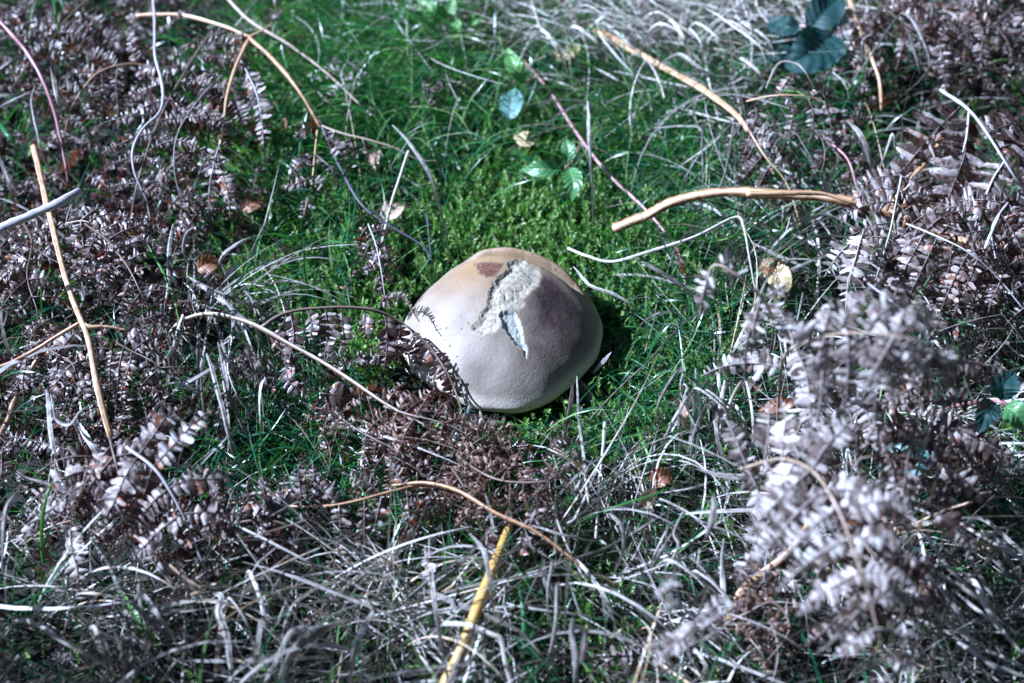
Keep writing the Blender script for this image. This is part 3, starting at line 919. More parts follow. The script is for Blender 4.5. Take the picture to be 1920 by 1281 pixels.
# ------------------------------------------------------------------ bracken fronds and stalks, one by one
def frond(label, rachis, r, pinnae=(), auto=None, mat='fern', smat='rachis', ll=.010, sp=.0052, curl=.8, fold=.5, mess=.22,
          branches=(), seed=1, name='bracken_frond', group=None, wr=.42, cat='fern frond', nref=NREF, bmat=None):
    rs = np.random.default_rng(seed * 13 + 5)
    rusty = mat == 'fern_rust'
    ll, sp, r = ll * 1.02, sp * .92, r * .75
    mess, curl = mess * (1.0 if rusty else .55), curl * (1.1 if rusty else .65)
    if rusty: ll, sp, wr, curl = ll * 1.15, sp * .85, wr * .68, curl * 1.15
    axr = .00042 if rusty else .0006
    if auto: auto = dict(auto, L=auto['L'] * 1.2, jit=auto.get('jit', .2) * .75)
    root = empty(name)
    tag(root, label, cat, group)
    P = smooth(path(rachis), max(10, 5 * len(rachis)))
    g = G(); tube(g, P, np.interp(np.linspace(0, 1, len(P)), [0, .6, 1], [r, r * .8, r * .4]), 7, True, .08, rs)
    g.obj('stalk', M[smat], root)
    for bp, br in branches:
        g = G(); Q = smooth(path(bp), 5 * len(bp)); tube(g, Q, np.linspace(br, br * .45, len(Q)), 6, True, .08, rs)
        g.obj('side_stalk', M[bmat or smat], root)
    for pp in pinnae:
        g = G()
        pinna(g, smooth(path(pp), 12) if len(pp) > 2 else path(pp), ll * rs.uniform(.85, 1.15), sp * rs.uniform(.9, 1.1), rs, curl, fold, mess, nref, wr, (0, 1), axr)
        g.obj('pinna', M[mat], root)
    if auto:
        n, L, t0, t1 = auto['n'], auto['L'], auto.get('t0', .15), auto.get('t1', .98)
        droop, fwd = auto.get('droop', .4), auto.get('fwd', .5)
        s = np.linspace(0, 1, len(P)); T = tangents(P)
        for i in range(n):
            t = t0 + (t1 - t0) * (i + rs.uniform(-.2, .2)) / max(1, n - 1)
            t = min(max(t, 0), 1)
            p = np.array([np.interp(t, s, P[:, k]) for k in range(3)]); tt = norm(np.array([np.interp(t, s, T[:, k]) for k in range(3)]))
            N = perp(tt[None], nref)[0]; B = np.cross(tt, N)
            prof = np.interp((t - t0) / (t1 - t0 + 1e-6), [0, .25, 1], [.8, 1, .28])
            for side in auto.get('sides', (-1, 1)):
                if rs.random() < auto.get('gap', .1): continue
                d = norm(side * B + fwd * tt + rs.normal(0, auto.get('jit', .2), 3))
                l = L * prof * rs.uniform(.75, 1.15)
                q = [p + d * l * f + np.array([0, 0, -1.0]) * droop * l * f ** 2 + rs.normal(0, .04 * l, 3) * f for f in (0, .35, .7, 1)]
                q = np.array(q)
                q[:, 2] = np.maximum(q[:, 2], gh(q[:, 0], q[:, 1]) + .006)
                if under_cap(smooth(q, 10), 1.02).any(): continue
                g = G()
                pinna(g, q, ll * prof ** .4 * rs.uniform(.85, 1.15), sp * rs.uniform(.9, 1.1), rs, curl, fold, mess, nref, wr, (0, 1), axr)
                g.obj('pinna', M[mat], root)
    return root


def stalk(label, pts, r, mat, name='bracken_stalk', cat='stalk', branches=(), seed=1, group=None, flat=1.0, taper=.6, sides=10, wob=.09):
    rs = np.random.default_rng(seed * 17 + 3)
    r = r * .85
    g = G(); P = smooth(path(pts), 7 * len(pts))
    tube(g, P, np.interp(np.linspace(0, 1, len(P)), [0, .5, 1], [r, r * .95, r * taper]), sides, True, wob, rs, flat)
    if not branches:
        o = g.obj(name, M[mat]); return tag(o, label, cat, group)
    root = empty(name); tag(root, label, cat, group)
    g.obj('main_stalk', M[mat], root)
    for bp, br in branches:
        g = G(); Q = smooth(path(bp), 6 * len(bp)); tube(g, Q, np.linspace(br, br * .5, len(Q)), 7, True, wob, rs, flat)
        g.obj('side_stalk', M[mat], root)
    return root


H = lambda pts, h: [(a, b, h) for a, b in pts]

# the frond lying against the mushroom: a pale stalk with a side stalk whose pinnae hang over the cap
frond('pale forked bracken frond draped against the left edge of the mushroom',
      [(318, 622, .05), (345, 598, .08), (385, 588, .10), (430, 594, .105), (490, 615, .105), (560, 655, .10), (640, 700, .095), (720, 755, .09), (800, 800, .08), (862, 852, .06)],
      .0031, mat='fern_dark', smat='stalk_pale', ll=.0100, sp=.0060, curl=.6, fold=.35, mess=.16, seed=2, wr=.52, nref=norm(np.array([-.15, -.7, .7])),
      branches=[([(490, 615, .105), (535, 588, .107), (600, 577, .108), (690, 580, .10), (745, 600, .085), (800, 645, over_cap(800, 645, 0.012)), (835, 692, over_cap(835, 692, 0.012)), (854, 732, over_cap(854, 732, 0.012)), (866, 775, .055)], .0016),
                ([(500, 622, .10), (530, 660, .09), (570, 705, .08), (600, 735, .07)], .0011),
                ([(690, 745, .09), (705, 790, .07), (740, 840, .055)], .0013)], bmat='rachis',
      pinnae=[[(545, 586, .107), (551, 630, .10), (545, 665, .095), (537, 700, .09)],
              [(575, 580, .108), (585, 610, .105), (580, 645, .10)],
              [(610, 577, .108), (614, 625, .10), (606, 685, .09)],
              [(640, 578, .106), (643, 620, .098), (650, 668, .088)],
              [(684, 581, .10), (685, 620, .092), (692, 652, .082)],
              [(722, 590, .092), (726, 640, .082), (720, 695, .068)],
              [(748, 604, .085), (752, 650, .074), (746, 690, .06)],
              [(772, 618, over_cap(772, 618, 0.012)), (781, 660, over_cap(781, 660, 0.01)), (778, 702, over_cap(778, 702, 0.01))],
              [(796, 640, over_cap(796, 640, 0.012)), (816, 685, over_cap(816, 685, 0.01)), (812, 728, over_cap(812, 728, 0.01))],
              [(818, 668, over_cap(818, 668, 0.012)), (838, 708, over_cap(838, 708, 0.01)), (832, 742, over_cap(832, 742, 0.01))],
              [(842, 704, over_cap(842, 704, 0.012)), (850, 738, over_cap(850, 738, 0.011)), (832, 770, .058)],
              [(505, 620, .10), (530, 640, .097), (560, 640, .092)],
              [(535, 668, .09), (538, 705, .085), (555, 728, .08), (600, 735, .075)],
              [(600, 737, .08), (640, 742, .08), (680, 748, .07), (690, 775, .06)],
              [(610, 745, .07), (625, 785, .06), (650, 820, .05)],
              [(650, 748, .075), (665, 790, .06), (690, 820, .05)],
              [(700, 752, .085), (735, 745, .085), (770, 752, .08), (800, 770, .07)],
              [(745, 772, .085), (775, 762, .08), (820, 765, .075)],
              [(770, 786, .08), (745, 815, .065), (735, 850, .05)],
              [(815, 808, .075), (850, 790, .075), (880, 800, .07)]])

# rust coloured curled clump below the mushroom
frond('rust brown curled bracken clump just below the mushroom', [(845, 845, .055), (880, 872, .07), (930, 898, .08), (990, 905, .085), (1040, 895, .09), (1085, 850, .085)],
      .0016, auto=dict(n=16, L=.042, t0=.05, droop=.5, fwd=.25, jit=.45, gap=.02), mat='fern_rust', ll=.0085, sp=.0042, curl=1.9, fold=.8, mess=.5, seed=3)
frond('small rust bracken spray under the front rim of the cap', [(858, 862, .06), (890, 830, .075), (930, 815, .08), (975, 835, .075)],
      .0012, auto=dict(n=7, L=.034, t0=.1, droop=.5, jit=.5), mat='fern_rust', ll=.008, sp=.004, curl=1.8, fold=.8, mess=.5, seed=4)
frond('hanging brown bracken tip left of the yellow stalk', [(845, 875, .07), (868, 910, .07), (880, 945, .06), (870, 985, .045)],
      .001, auto=dict(n=7, L=.03, t0=.1, droop=.6, jit=.4), mat='fern_rust', ll=.009, sp=.0045, curl=1.5, fold=.7, mess=.35, seed=5)

frond('reddish brown bracken frond sprawling under the draped stalk', [(600, 742, .06), (650, 790, .065), (715, 830, .065), (780, 862, .06), (840, 885, .05)],
      .0012, auto=dict(n=10, L=.042, t0=.03, droop=.45, fwd=.2, jit=.35, gap=.03), mat='fern_rust', ll=.0095, sp=.005, curl=1.0, fold=.6, mess=.3, seed=61)
frond('brown bracken frond bunched at the lower left rim of the cap', [(720, 762, .085), (770, 778, .09), (820, 790, .088), (870, 812, .08), (910, 850, .065)],
      .0012, auto=dict(n=10, L=.036, t0=.03, droop=.5, fwd=.2, jit=.35, gap=.03), mat='fern_rust', ll=.009, sp=.005, curl=1.0, fold=.6, mess=.3, seed=62)

# lower left: fronds with broad neat leaflets at the foot of the forked stalk
frond('broad bracken frond with neat leaflets at the forked stalk foot', [(238, 838, 0.132), (290, 880, 0.132), (330, 940, 0.116), (358, 1000, 0.093), (392, 1085, 0.062)],
      .0016, smat='twig_grey', auto=dict(n=7, L=.062, t0=.1, droop=.35, fwd=.15, jit=.15, gap=.05), mat='fern', ll=.0135, sp=.006, curl=.6, fold=.4, mess=.14, seed=6)
frond('brown bracken frond hanging straight down from the forked stalk', [(206, 822, 0.116), (218, 870, 0.116), (236, 930, 0.093), (228, 1000, 0.070)],
      .0015, smat='rachis', auto=dict(n=6, L=.05, t0=.08, droop=.4, fwd=.35, jit=.2), mat='fern', ll=.012, sp=.0056, curl=.8, fold=.45, mess=.2, seed=7)
frond('pale cream bracken frond at the lower left edge', [(190, 955, .06), (140, 975, .07), (90, 990, .07), (45, 1020, .05)],
      .0013, smat='stalk_pale', auto=dict(n=6, L=.045, t0=.05, droop=.4, fwd=.2, jit=.25), mat='fern_pale', ll=.0125, sp=.0058, curl=1.1, fold=.55, mess=.25, seed=8)
frond('dark bracken frond lying left of the forked stalk foot', [(185, 850, 0.109), (160, 890, 0.109), (165, 940, 0.093), (185, 1000, 0.078)],
      .0012, auto=dict(n=6, L=.042, t0=.05, droop=.35, jit=.25), mat='fern', ll=.012, sp=.0055, curl=.9, fold=.5, mess=.25, seed=9)
frond('bracken frond lying flat below the dark hollow at left', [(800, 905, 0.060), (720, 925, 0.066), (640, 945, 0.066), (560, 950, 0.060), (470, 945, 0.048), (400, 940, 0.036)],
      .0014, smat='stalk', auto=dict(n=11, L=.045, t0=.1, droop=.3, fwd=.3, jit=.25), mat='fern', ll=.010, sp=.005, curl=1.1, fold=.6, mess=.3, seed=10)
frond('mauve bracken frond curling along the lower left middle', [(430, 985, .05), (480, 975, .055), (540, 985, .05), (600, 1020, .045), (650, 1080, .035)],
      .0012, auto=dict(n=8, L=.04, t0=.05, droop=.35, jit=.3), mat='fern', ll=.011, sp=.0054, curl=1.0, fold=.5, mess=.25, seed=11)
frond('short bracken side branch beside the pale draped stalk', [(720, 800, .06), (750, 850, .06), (790, 890, .055), (840, 920, .05)],
      .001, auto=dict(n=7, L=.032, t0=.05, droop=.4, jit=.35), mat='fern', ll=.009, sp=.0048, curl=1.2, fold=.6, mess=.35, seed=12)
frond('upright pale bracken comb beside the yellow stalk', [(798, 1025, .06), (802, 1060, .06), (808, 1100, .055), (812, 1140, .05)],
      .001, smat='stalk_pale', pinnae=[[(796, 1030, .065), (803, 1065, .062), (808, 1105, .055)], [(795, 1100, .045), (800, 1140, .04), (812, 1170, .03)]],
      mat='fern_pale', ll=.010, sp=.0056, curl=.5, fold=.5, mess=.12, seed=13)

# left bank: a heap of brown fronds
frond('large brown bracken frond heaped at the upper left', [(395, 60, .10), (350, 130, .12), (305, 210, .12), (270, 300, .11), (250, 380, .09), (240, 460, .06)],
      .0018, smat='rachis', auto=dict(n=12, L=.07, t0=.05, droop=.4, fwd=.2, jit=.3), mat='fern_dark', ll=.010, sp=.005, curl=1.2, fold=.6, mess=.35, seed=14)
frond('grey brown bracken frond arching over the upper left heap', [(420, 140, .10), (370, 190, .12), (330, 260, .12), (330, 340, .10), (360, 410, .07)],
      .0013, smat='twig_grey', auto=dict(n=9, L=.055, t0=.05, droop=.5, fwd=.2, jit=.35), mat='fern', ll=.0095, sp=.005, curl=1.2, fold=.6, mess=.35, seed=15)
frond('pale flecked bracken frond at the left of the heap', [(300, 130, .10), (240, 120, .11), (180, 140, .11), (140, 190, .10), (120, 250, .08)],
      .0013, smat='stalk', auto=dict(n=8, L=.05, t0=.05, droop=.4, jit=.35), mat='fern', ll=.010, sp=.0052, curl=1.2, fold=.6, mess=.35, seed=16)
frond('dark bracken frond at the far left top corner', [(160, 20, .08), (110, 60, .10), (60, 110, .10), (20, 170, .08)],
      .0015, auto=dict(n=8, L=.06, t0=.05, droop=.4, jit=.3), mat='fern_dark', ll=.011, sp=.0055, curl=1.2, fold=.6, mess=.35, seed=17)
frond('crisp brown bracken frond left of the forked stalk', [(30, 400, .08), (60, 450, .10), (50, 520, .10), (70, 590, .09), (60, 660, .06)],
      .0014, auto=dict(n=9, L=.055, t0=.05, droop=.4, jit=.3), mat='fern_dark', ll=.010, sp=.005, curl=1.2, fold=.6, mess=.35, seed=18)
frond('dense brown bracken frond right of the forked stalk', [(160, 420, 0.109), (200, 450, 0.139), (240, 500, 0.147), (270, 560, 0.139), (310, 620, 0.093)],
      .0013, auto=dict(n=10, L=.05, t0=.03, droop=.4, jit=.3), mat='fern_dark', ll=.0095, sp=.005, curl=1.1, fold=.6, mess=.35, seed=19)
frond('pale comb of bracken arching beside the stalk fork', [(120, 420, .10), (160, 415, .11), (190, 440, .10), (205, 490, .09), (195, 540, .07)],
      .001, smat='stalk_pale', auto=dict(n=6, L=.03, t0=.05, droop=.4, jit=.3), mat='fern_pale', ll=.010, sp=.0055, curl=1.2, fold=.5, mess=.25, seed=20)
frond('mauve bracken frond below the stalk fork', [(50, 640, .06), (100, 660, .08), (140, 690, .085), (130, 740, .07), (110, 790, .05)],
      .0012, auto=dict(n=8, L=.048, t0=.05, droop=.4, jit=.25), mat='fern', ll=.010, sp=.005, curl=.9, fold=.5, mess=.25, seed=21)
frond('curled bracken frond on the dark ground right of the fork', [(210, 640, 0.093), (250, 660, 0.109), (300, 690, 0.109), (290, 740, 0.078)],
      .0011, auto=dict(n=7, L=.042, t0=.05, droop=.4, jit=.3), mat='fern_dark', ll=.010, sp=.005, curl=1.2, fold=.5, mess=.3, seed=22)
frond('ladder shaped bracken frond hanging left of centre', [(412, 270, .10), (400, 310, .10), (392, 360, .085), (400, 420, .06)],
      .001, smat='twig_grey', pinnae=[[(410, 275, .10), (396, 330, .095), (390, 400, .08)], [(405, 300, .10), (425, 350, .09), (432, 410, .07)],
                                      [(410, 280, .10), (385, 300, .095), (372, 330, .085)]], mat='fern', ll=.0125, sp=.0066, curl=.9, fold=.5, mess=.25, seed=23)
frond('neat grey bracken comb hanging below the bent pale stalk', [(450, 110, .11), (470, 150, .115), (485, 190, .11), (492, 240, .10), (495, 300, .08)],
      .001, smat='twig_grey', pinnae=[[(462, 130, .113), (485, 190, .11), (493, 245, .10), (496, 302, .08)], [(430, 185, .11), (450, 205, .105), (462, 235, .10)]],
      mat='fern', ll=.0125, sp=.0066, curl=.5, fold=.35, mess=.16, seed=24)
frond('dark curled bracken knot where the pale stalk bends', [(470, 70, .12), (455, 85, .12), (440, 110, .11)],
      .001, auto=dict(n=4, L=.03, t0=.05, droop=.5, jit=.5), mat='fern_rust', ll=.009, sp=.0045, curl=1.6, fold=.7, mess=.4, seed=25)
frond('slim bracken frond running over the moss to a bare tip', [(600, 235, .09), (640, 250, .09), (690, 262, .09), (740, 278, .085), (785, 300, .075), (824, 302, .07)],
      .0013, smat='stalk_pale', pinnae=[[(596, 240, .095), (570, 240, .10), (550, 262, .085)], [(655, 255, .09), (662, 275, .08), (662, 300, .07)],
                                        [(680, 262, .09), (688, 285, .08), (690, 300, .07)], [(610, 245, .09), (640, 290, .08), (655, 330, .06)]],
      mat='fern', ll=.009, sp=.005, curl=.6, fold=.4, mess=.2, seed=26)
frond('arched mauve bracken fan left of the moss', [(595, 245, .09), (590, 290, .085), (585, 340, .075), (570, 400, .05)],
      .0012, smat='stalk', pinnae=[[(590, 290, .085), (560, 310, .085), (535, 340, .07)], [(592, 290, .085), (620, 315, .085), (638, 350, .07)],
                                   [(588, 330, .078), (555, 345, .075), (525, 350, .065)], [(586, 335, .075), (605, 345, .075), (620, 375, .06)], [(575, 370, .06), (572, 400, .05), (560, 420, .04)]],
      mat='fern', ll=.0085, sp=.0048, curl=.8, fold=.5, mess=.2, seed=27)
frond('wilted brown bracken strand hanging above the cap left side', [(690, 420, .085), (705, 460, .085), (715, 510, .08), (722, 560, .07)],
      .0011, smat='twig_grey', auto=dict(n=9, L=.022, t0=.02, droop=.5, jit=.4, fwd=.6), mat='fern_dark', ll=.0085, sp=.0042, curl=1.3, fold=.6, mess=.4, seed=28)
frond('pale feathered bracken scrap in the grass at upper centre', [(655, 110, .06), (640, 140, .07), (655, 170, .065), (690, 205, .05)],
      .001, smat='twig_grey', auto=dict(n=5, L=.035, t0=.1, droop=.3, jit=.4), mat='fern_pale', ll=.009, sp=.0055, curl=.8, fold=.5, mess=.3, seed=29)
frond('dark shrivelled bracken strand in the grass at upper centre', [(770, 190, .05), (810, 175, .06), (850, 160, .06), (890, 152, .05)],
      .001, auto=dict(n=8, L=.018, t0=.02, droop=.3, jit=.4), mat='fern_dark', ll=.007, sp=.0042, curl=1.4, fold=.7, mess=.4, seed=30)

# upper right
frond('combed bracken frond hanging beside the dark round leaves', [(1400, 190, .11), (1440, 182, .12), (1490, 180, .125), (1530, 185, .12), (1570, 205, .11), (1600, 240, .09)],
      .0012, smat='stalk', pinnae=[[(1470, 180, .123), (1488, 200, .118), (1482, 245, .10), (1478, 285, .085)], [(1515, 183, .122), (1525, 215, .112), (1518, 270, .095)],
                                   [(1545, 190, .118), (1556, 220, .108), (1560, 260, .095)], [(1460, 182, .123), (1478, 150, .13), (1500, 140, .12)],
                                   [(1520, 183, .122), (1545, 170, .12), (1575, 180, .11)], [(1570, 205, .11), (1585, 235, .10), (1580, 280, .085)],
                                   [(1590, 225, .10), (1620, 222, .095), (1655, 232, .085)], [(1410, 190, .11), (1420, 215, .10), (1402, 250, .09)]],
      mat='fern', ll=.0095, sp=.0053, curl=.7, fold=.45, mess=.18, seed=31)
frond('curled mauve bracken frond along the thin stalk at upper right', [(1385, 215, .09), (1410, 255, .09), (1440, 300, .085), (1475, 345, .07), (1500, 420, .05)],
      .0012, smat='stalk', auto=dict(n=9, L=.036, t0=.1, droop=.4, jit=.35), mat='fern', ll=.009, sp=.0048, curl=1.1, fold=.55, mess=.3, seed=32)
frond('brown bracken frond lying under the dark leaves at right', [(1540, 250, .07), (1570, 290, .07), (1600, 320, .06), (1640, 340, .05)],
      .0011, auto=dict(n=7, L=.04, t0=.05, droop=.35, jit=.3), mat='fern_dark', ll=.009, sp=.0048, curl=1.0, fold=.5, mess=.3, seed=33)
frond('blurred brown bracken frond at the far right top', [(1640, 0, .08), (1690, 40, .10), (1740, 70, .10), (1800, 100, .09), (1860, 150, .07)],
      .0015, auto=dict(n=11, L=.065, t0=.03, droop=.35, jit=.3), mat='fern_dark', ll=.0105, sp=.0052, curl=1.0, fold=.5, mess=.3, seed=34)
frond('rust tinged bracken frond in the top right corner', [(1900, 10, .08), (1860, 50, .10), (1810, 60, .10), (1760, 120, .08)],
      .0015, auto=dict(n=9, L=.06, t0=.03, droop=.35, jit=.3), mat='fern', ll=.0105, sp=.0052, curl=1.0, fold=.5, mess=.3, seed=35)
frond('brown bracken tuft beside the orange stalk at the top right', [(1600, 20, .08), (1615, 60, .09), (1625, 110, .08), (1620, 160, .06)],
      .0012, auto=dict(n=7, L=.042, t0=.03, droop=.35, jit=.35), mat='fern', ll=.0095, sp=.005, curl=1.1, fold=.55, mess=.35, seed=36)
# right edge: wavy long leaflets hanging from an arched stalk
frond('wide grey bracken frond with wavy leaflets at the right edge', [(1765, 170, .11), (1815, 205, .15), (1850, 250, .16), (1890, 310, .15), (1925, 370, .12), (1950, 430, .08)],
      .0022, smat='twig_grey', branches=[([(1817, 208, .15), (1812, 260, .145), (1795, 310, .13), (1770, 370, .11), (1755, 430, .09)], .0012),
                                         ([(1885, 300, .15), (1860, 340, .14), (1840, 390, .125), (1820, 450, .10)], .0012)],
      pinnae=[[(1817, 212, .15), (1808, 290, .138), (1775, 380, .11), (1755, 440, .09)], [(1880, 298, .15), (1845, 370, .13), (1822, 450, .10)],
              [(1850, 250, .16), (1890, 235, .15), (1935, 235, .13)], [(1870, 280, .155), (1905, 270, .15), (1950, 290, .13)],
              [(1915, 350, .13), (1895, 420, .11), (1885, 490, .09)], [(1800, 200, .14), (1750, 250, .13), (1700, 310, .11), (1670, 340, .09)]],
      mat='fern', ll=.026, sp=.0085, curl=.7, fold=.5, mess=.2, seed=37, wr=.30)
frond('crinkled grey bracken frond hanging at the right below the stalk', [(1890, 380, .14), (1860, 430, .14), (1870, 500, .12), (1890, 570, .09)],
      .0014, smat='twig_grey', auto=dict(n=7, L=.06, t0=.03, droop=.6, fwd=.3, jit=.25), mat='fern', ll=.015, sp=.0062, curl=1.1, fold=.6, mess=.3, seed=38, wr=.34)
frond('grey bracken frond crossing the split end of the orange stalk', [(1690, 330, .12), (1680, 380, .125), (1670, 430, .12), (1655, 480, .11), (1640, 530, .09)],
      .0013, smat='twig_grey', auto=dict(n=7, L=.045, t0=.03, droop=.55, fwd=.3, jit=.25), mat='fern', ll=.015, sp=.0065, curl=.9, fold=.5, mess=.22, seed=39, wr=.36)
frond('dark crumpled bracken frond at the right edge middle', [(1930, 470, .10), (1890, 500, .11), (1850, 540, .10), (1830, 590, .08), (1850, 640, .06)],
      .0013, auto=dict(n=8, L=.05, t0=.03, droop=.5, jit=.3), mat='fern_dark', ll=.012, sp=.0055, curl=1.2, fold=.6, mess=.3, seed=40)
frond('sharp cream bracken comb above the blurred frond', [(1620, 430, .13), (1605, 480, .135), (1590, 530, .13), (1585, 590, .115)],
      .001, smat='stalk_pale', pinnae=[[(1618, 435, .13), (1600, 500, .135), (1590, 550, .125), (1592, 600, .11)], [(1600, 450, .12), (1570, 480, .115), (1545, 520, .10)]],
      mat='fern_pale', ll=.015, sp=.0072, curl=.6, fold=.4, mess=.12, seed=41, wr=.46)

# near bracken standing up towards the camera at the right, out of focus
frond('blurred grey bracken frond leaning over the right middle', [(1700, 960, .04), (1735, 830, .13), (1760, 720, .19), (1740, 640, .23), (1690, 580, .25), (1630, 530, .25)],
      .0018, smat='twig_grey', auto=dict(n=10, L=.058, t0=.25, droop=.5, fwd=.25, jit=.3, gap=.03), mat='fern', ll=0.0124, sp=0.0052, wr=.40, curl=.9, fold=.5, mess=.25, seed=63)
frond('blurred brown bracken frond at the right of the trailing one', [(1800, 780, .08), (1770, 860, .14), (1740, 950, .17), (1700, 1050, .18), (1690, 1150, .17), (1700, 1250, .14)],
      .0016, smat='rachis', auto=dict(n=9, L=.055, t0=.05, droop=.5, fwd=.25, jit=.3, gap=.05), mat='fern', ll=0.0124, sp=0.0052, wr=.40, curl=.9, fold=.5, mess=.25, seed=64)
frond('grey bracken frond draped under the wavy right edge frond', [(1700, 420, .12), (1750, 440, .14), (1810, 470, .14), (1870, 520, .12), (1920, 580, .10)],
      .0014, smat='twig_grey', auto=dict(n=11, L=.055, t0=.03, droop=.6, fwd=.2, jit=.3), mat='fern', ll=.014, sp=.0062, curl=1.0, fold=.5, mess=.28, seed=65)
frond('blurred tall bracken frond with drooping pinnae at right', [(1455, 850, .02), (1462, 720, .14), (1480, 660, .21), (1560, 628, .28), (1650, 625, .31), (1720, 640, .31), (1790, 680, .28)],
        .0022, smat='stalk_pale', auto=dict(n=5, L=.06, t0=.42, droop=.55, fwd=.2, jit=.35, gap=.02), pinnae=[[(1560, 628, .28), (1555, 690, .26), (1545, 740, .23)], [(1590, 626, .29), (1590, 690, .27), (1585, 760, .24)], [(1625, 625, .30), (1640, 700, .28), (1640, 780, .25)],
                                   [(1660, 626, .31), (1680, 700, .29), (1690, 760, .26)], [(1700, 634, .31), (1735, 690, .29), (1745, 740, .26)], [(1745, 655, .30), (1775, 700, .28), (1780, 730, .26)],
                                   [(1570, 627, .28), (1600, 570, .31), (1640, 545, .31)], [(1620, 625, .30), (1660, 580, .32), (1710, 565, .31)], [(1680, 630, .31), (1720, 600, .32), (1765, 600, .30)],
                                   [(1530, 640, .27), (1500, 620, .28), (1480, 590, .27)], [(1600, 626, .29), (1625, 660, .28), (1660, 690, .26)], [(1545, 635, .28), (1530, 680, .26), (1500, 720, .23)]],
      mat='fern_pale', ll=0.0136, sp=0.0058, wr=.40, curl=.9, fold=.5, mess=.28, seed=42)
frond('blurred small bracken tip reaching left of the pale comb', [(1450, 600, .23), (1430, 560, .25), (1380, 515, .27), (1335, 500, .27), (1312, 580, .23)],
      .0016, smat='stalk_pale', pinnae=[[(1335, 500, .27), (1320, 545, .25), (1310, 600, .22)], [(1360, 508, .27), (1385, 520, .265), (1400, 525, .26)], [(1430, 560, .25), (1455, 545, .255), (1480, 530, .25)],
                                        [(1425, 560, .25), (1412, 620, .23), (1420, 670, .20)], [(1420, 580, .24), (1400, 640, .22), (1395, 710, .18)], [(1345, 502, .27), (1370, 488, .27), (1400, 490, .265)]],
      mat='fern_pale', ll=0.0095, sp=0.0045, wr=.40, curl=1.2, fold=.6, mess=.35, seed=43)
frond('pale ladder of bracken leaflets slanting below the blurred frond', [(1580, 680, .17), (1550, 720, .17), (1515, 770, .155), (1490, 820, .13), (1465, 870, .10)],
      .0012, smat='stalk_pale', pinnae=[[(1570, 690, .17), (1525, 755, .16), (1490, 820, .13), (1470, 865, .10)], [(1590, 700, .17), (1620, 760, .165), (1640, 820, .15)]],
      mat='fern_pale', ll=.015, sp=.0076, curl=.6, fold=.5, mess=.16, seed=44)
frond('blurred long bracken frond trailing to the bottom right', [(1390, 880, .16), (1460, 860, .20), (1520, 880, .23), (1570, 950, .24), (1600, 1030, .23), (1630, 1120, .21), (1650, 1210, .18), (1670, 1290, .15)],
      .0018, smat='stalk_pale', auto=dict(n=13, L=.062, t0=.04, droop=.45, fwd=.2, jit=.25, gap=.02), mat='fern_pale', ll=0.0124, sp=0.0053, wr=.40, curl=.8, fold=.5, mess=.25, seed=45)
frond('blurred mauve bracken frond across the right middle', [(1480, 930, .12), (1560, 880, .17), (1640, 855, .19), (1720, 860, .19), (1780, 900, .16)],
      .0014, smat='rachis', auto=dict(n=8, L=.06, t0=.05, droop=.5, fwd=.25, jit=.3, gap=.04), mat='fern', ll=0.0124, sp=0.0052, wr=.40, curl=1.0, fold=.5, mess=.3, seed=46)
frond('blurred mauve bracken frond hanging at the lower right', [(1560, 1000, .16), (1620, 1020, .18), (1660, 1080, .17), (1680, 1150, .14), (1675, 1230, .11)],
      .0015, smat='rachis', auto=dict(n=9, L=.052, t0=.05, droop=.5, fwd=.25, jit=.3, gap=.04), mat='fern', ll=0.0124, sp=0.0052, wr=.40, curl=1.0, fold=.5, mess=.3, seed=47)
frond('blurred bracken tuft left of the long trailing frond', [(1330, 1230, .10), (1300, 1160, .19), (1265, 1120, .22), (1240, 1090, .23)],
      .0013, smat='twig_grey', auto=dict(n=5, L=.034, t0=.3, droop=.4, jit=.4), mat='fern_pale', ll=0.0089, sp=0.0042, wr=.40, curl=1.2, fold=.6, mess=.35, seed=48)
frond('rust brown bracken frond at the foot of the blurred fronds', [(1360, 1170, .06), (1400, 1150, .07), (1450, 1130, .07), (1480, 1180, .06), (1430, 1250, .05)],
      .0012, auto=dict(n=9, L=.036, t0=.03, droop=.4, jit=.35), mat='fern_rust', ll=.0095, sp=.0048, curl=1.1, fold=.55, mess=.35, seed=49)
frond('grey dangling bracken sprig behind the orange flat stalk', [(1440, 1020, .09), (1435, 1060, .09), (1430, 1110, .07)],
      .001, smat='twig_grey', auto=dict(n=5, L=.026, t0=.05, droop=.6, jit=.35), mat='fern', ll=.009, sp=.005, curl=1.2, fold=.6, mess=.3, seed=50)

# unseen tall bracken added outside the left edge to shade the lower left corner
for k, (x0, y0, hh, lean) in enumerate([(-230, 1150, .40, 50), (-340, 1290, .46, 40), (-400, 1120, .52, 70), (-230, 1390, .34, 40)]):
    frond(['tall brown bracken frond standing just left of the lower left corner', 'tall bracken frond standing left of the bottom edge',
           'tallest bracken frond standing farther out on the left', 'short upright bracken frond left of the bottom left corner'][k],
          [(x0, y0, .0), (x0 + lean * .1, y0 - 110, hh * .4), (x0 + lean * .3, y0 - 230, hh * .75), (x0 + lean, y0 - 330, hh), (x0 + lean * 2.2, y0 - 330, hh * .95)],
          .003, auto=dict(n=13, L=.13, t0=.3, droop=.35, fwd=.3, jit=.2), mat='fern', ll=.012, sp=.006, curl=.8, seed=110 + k)

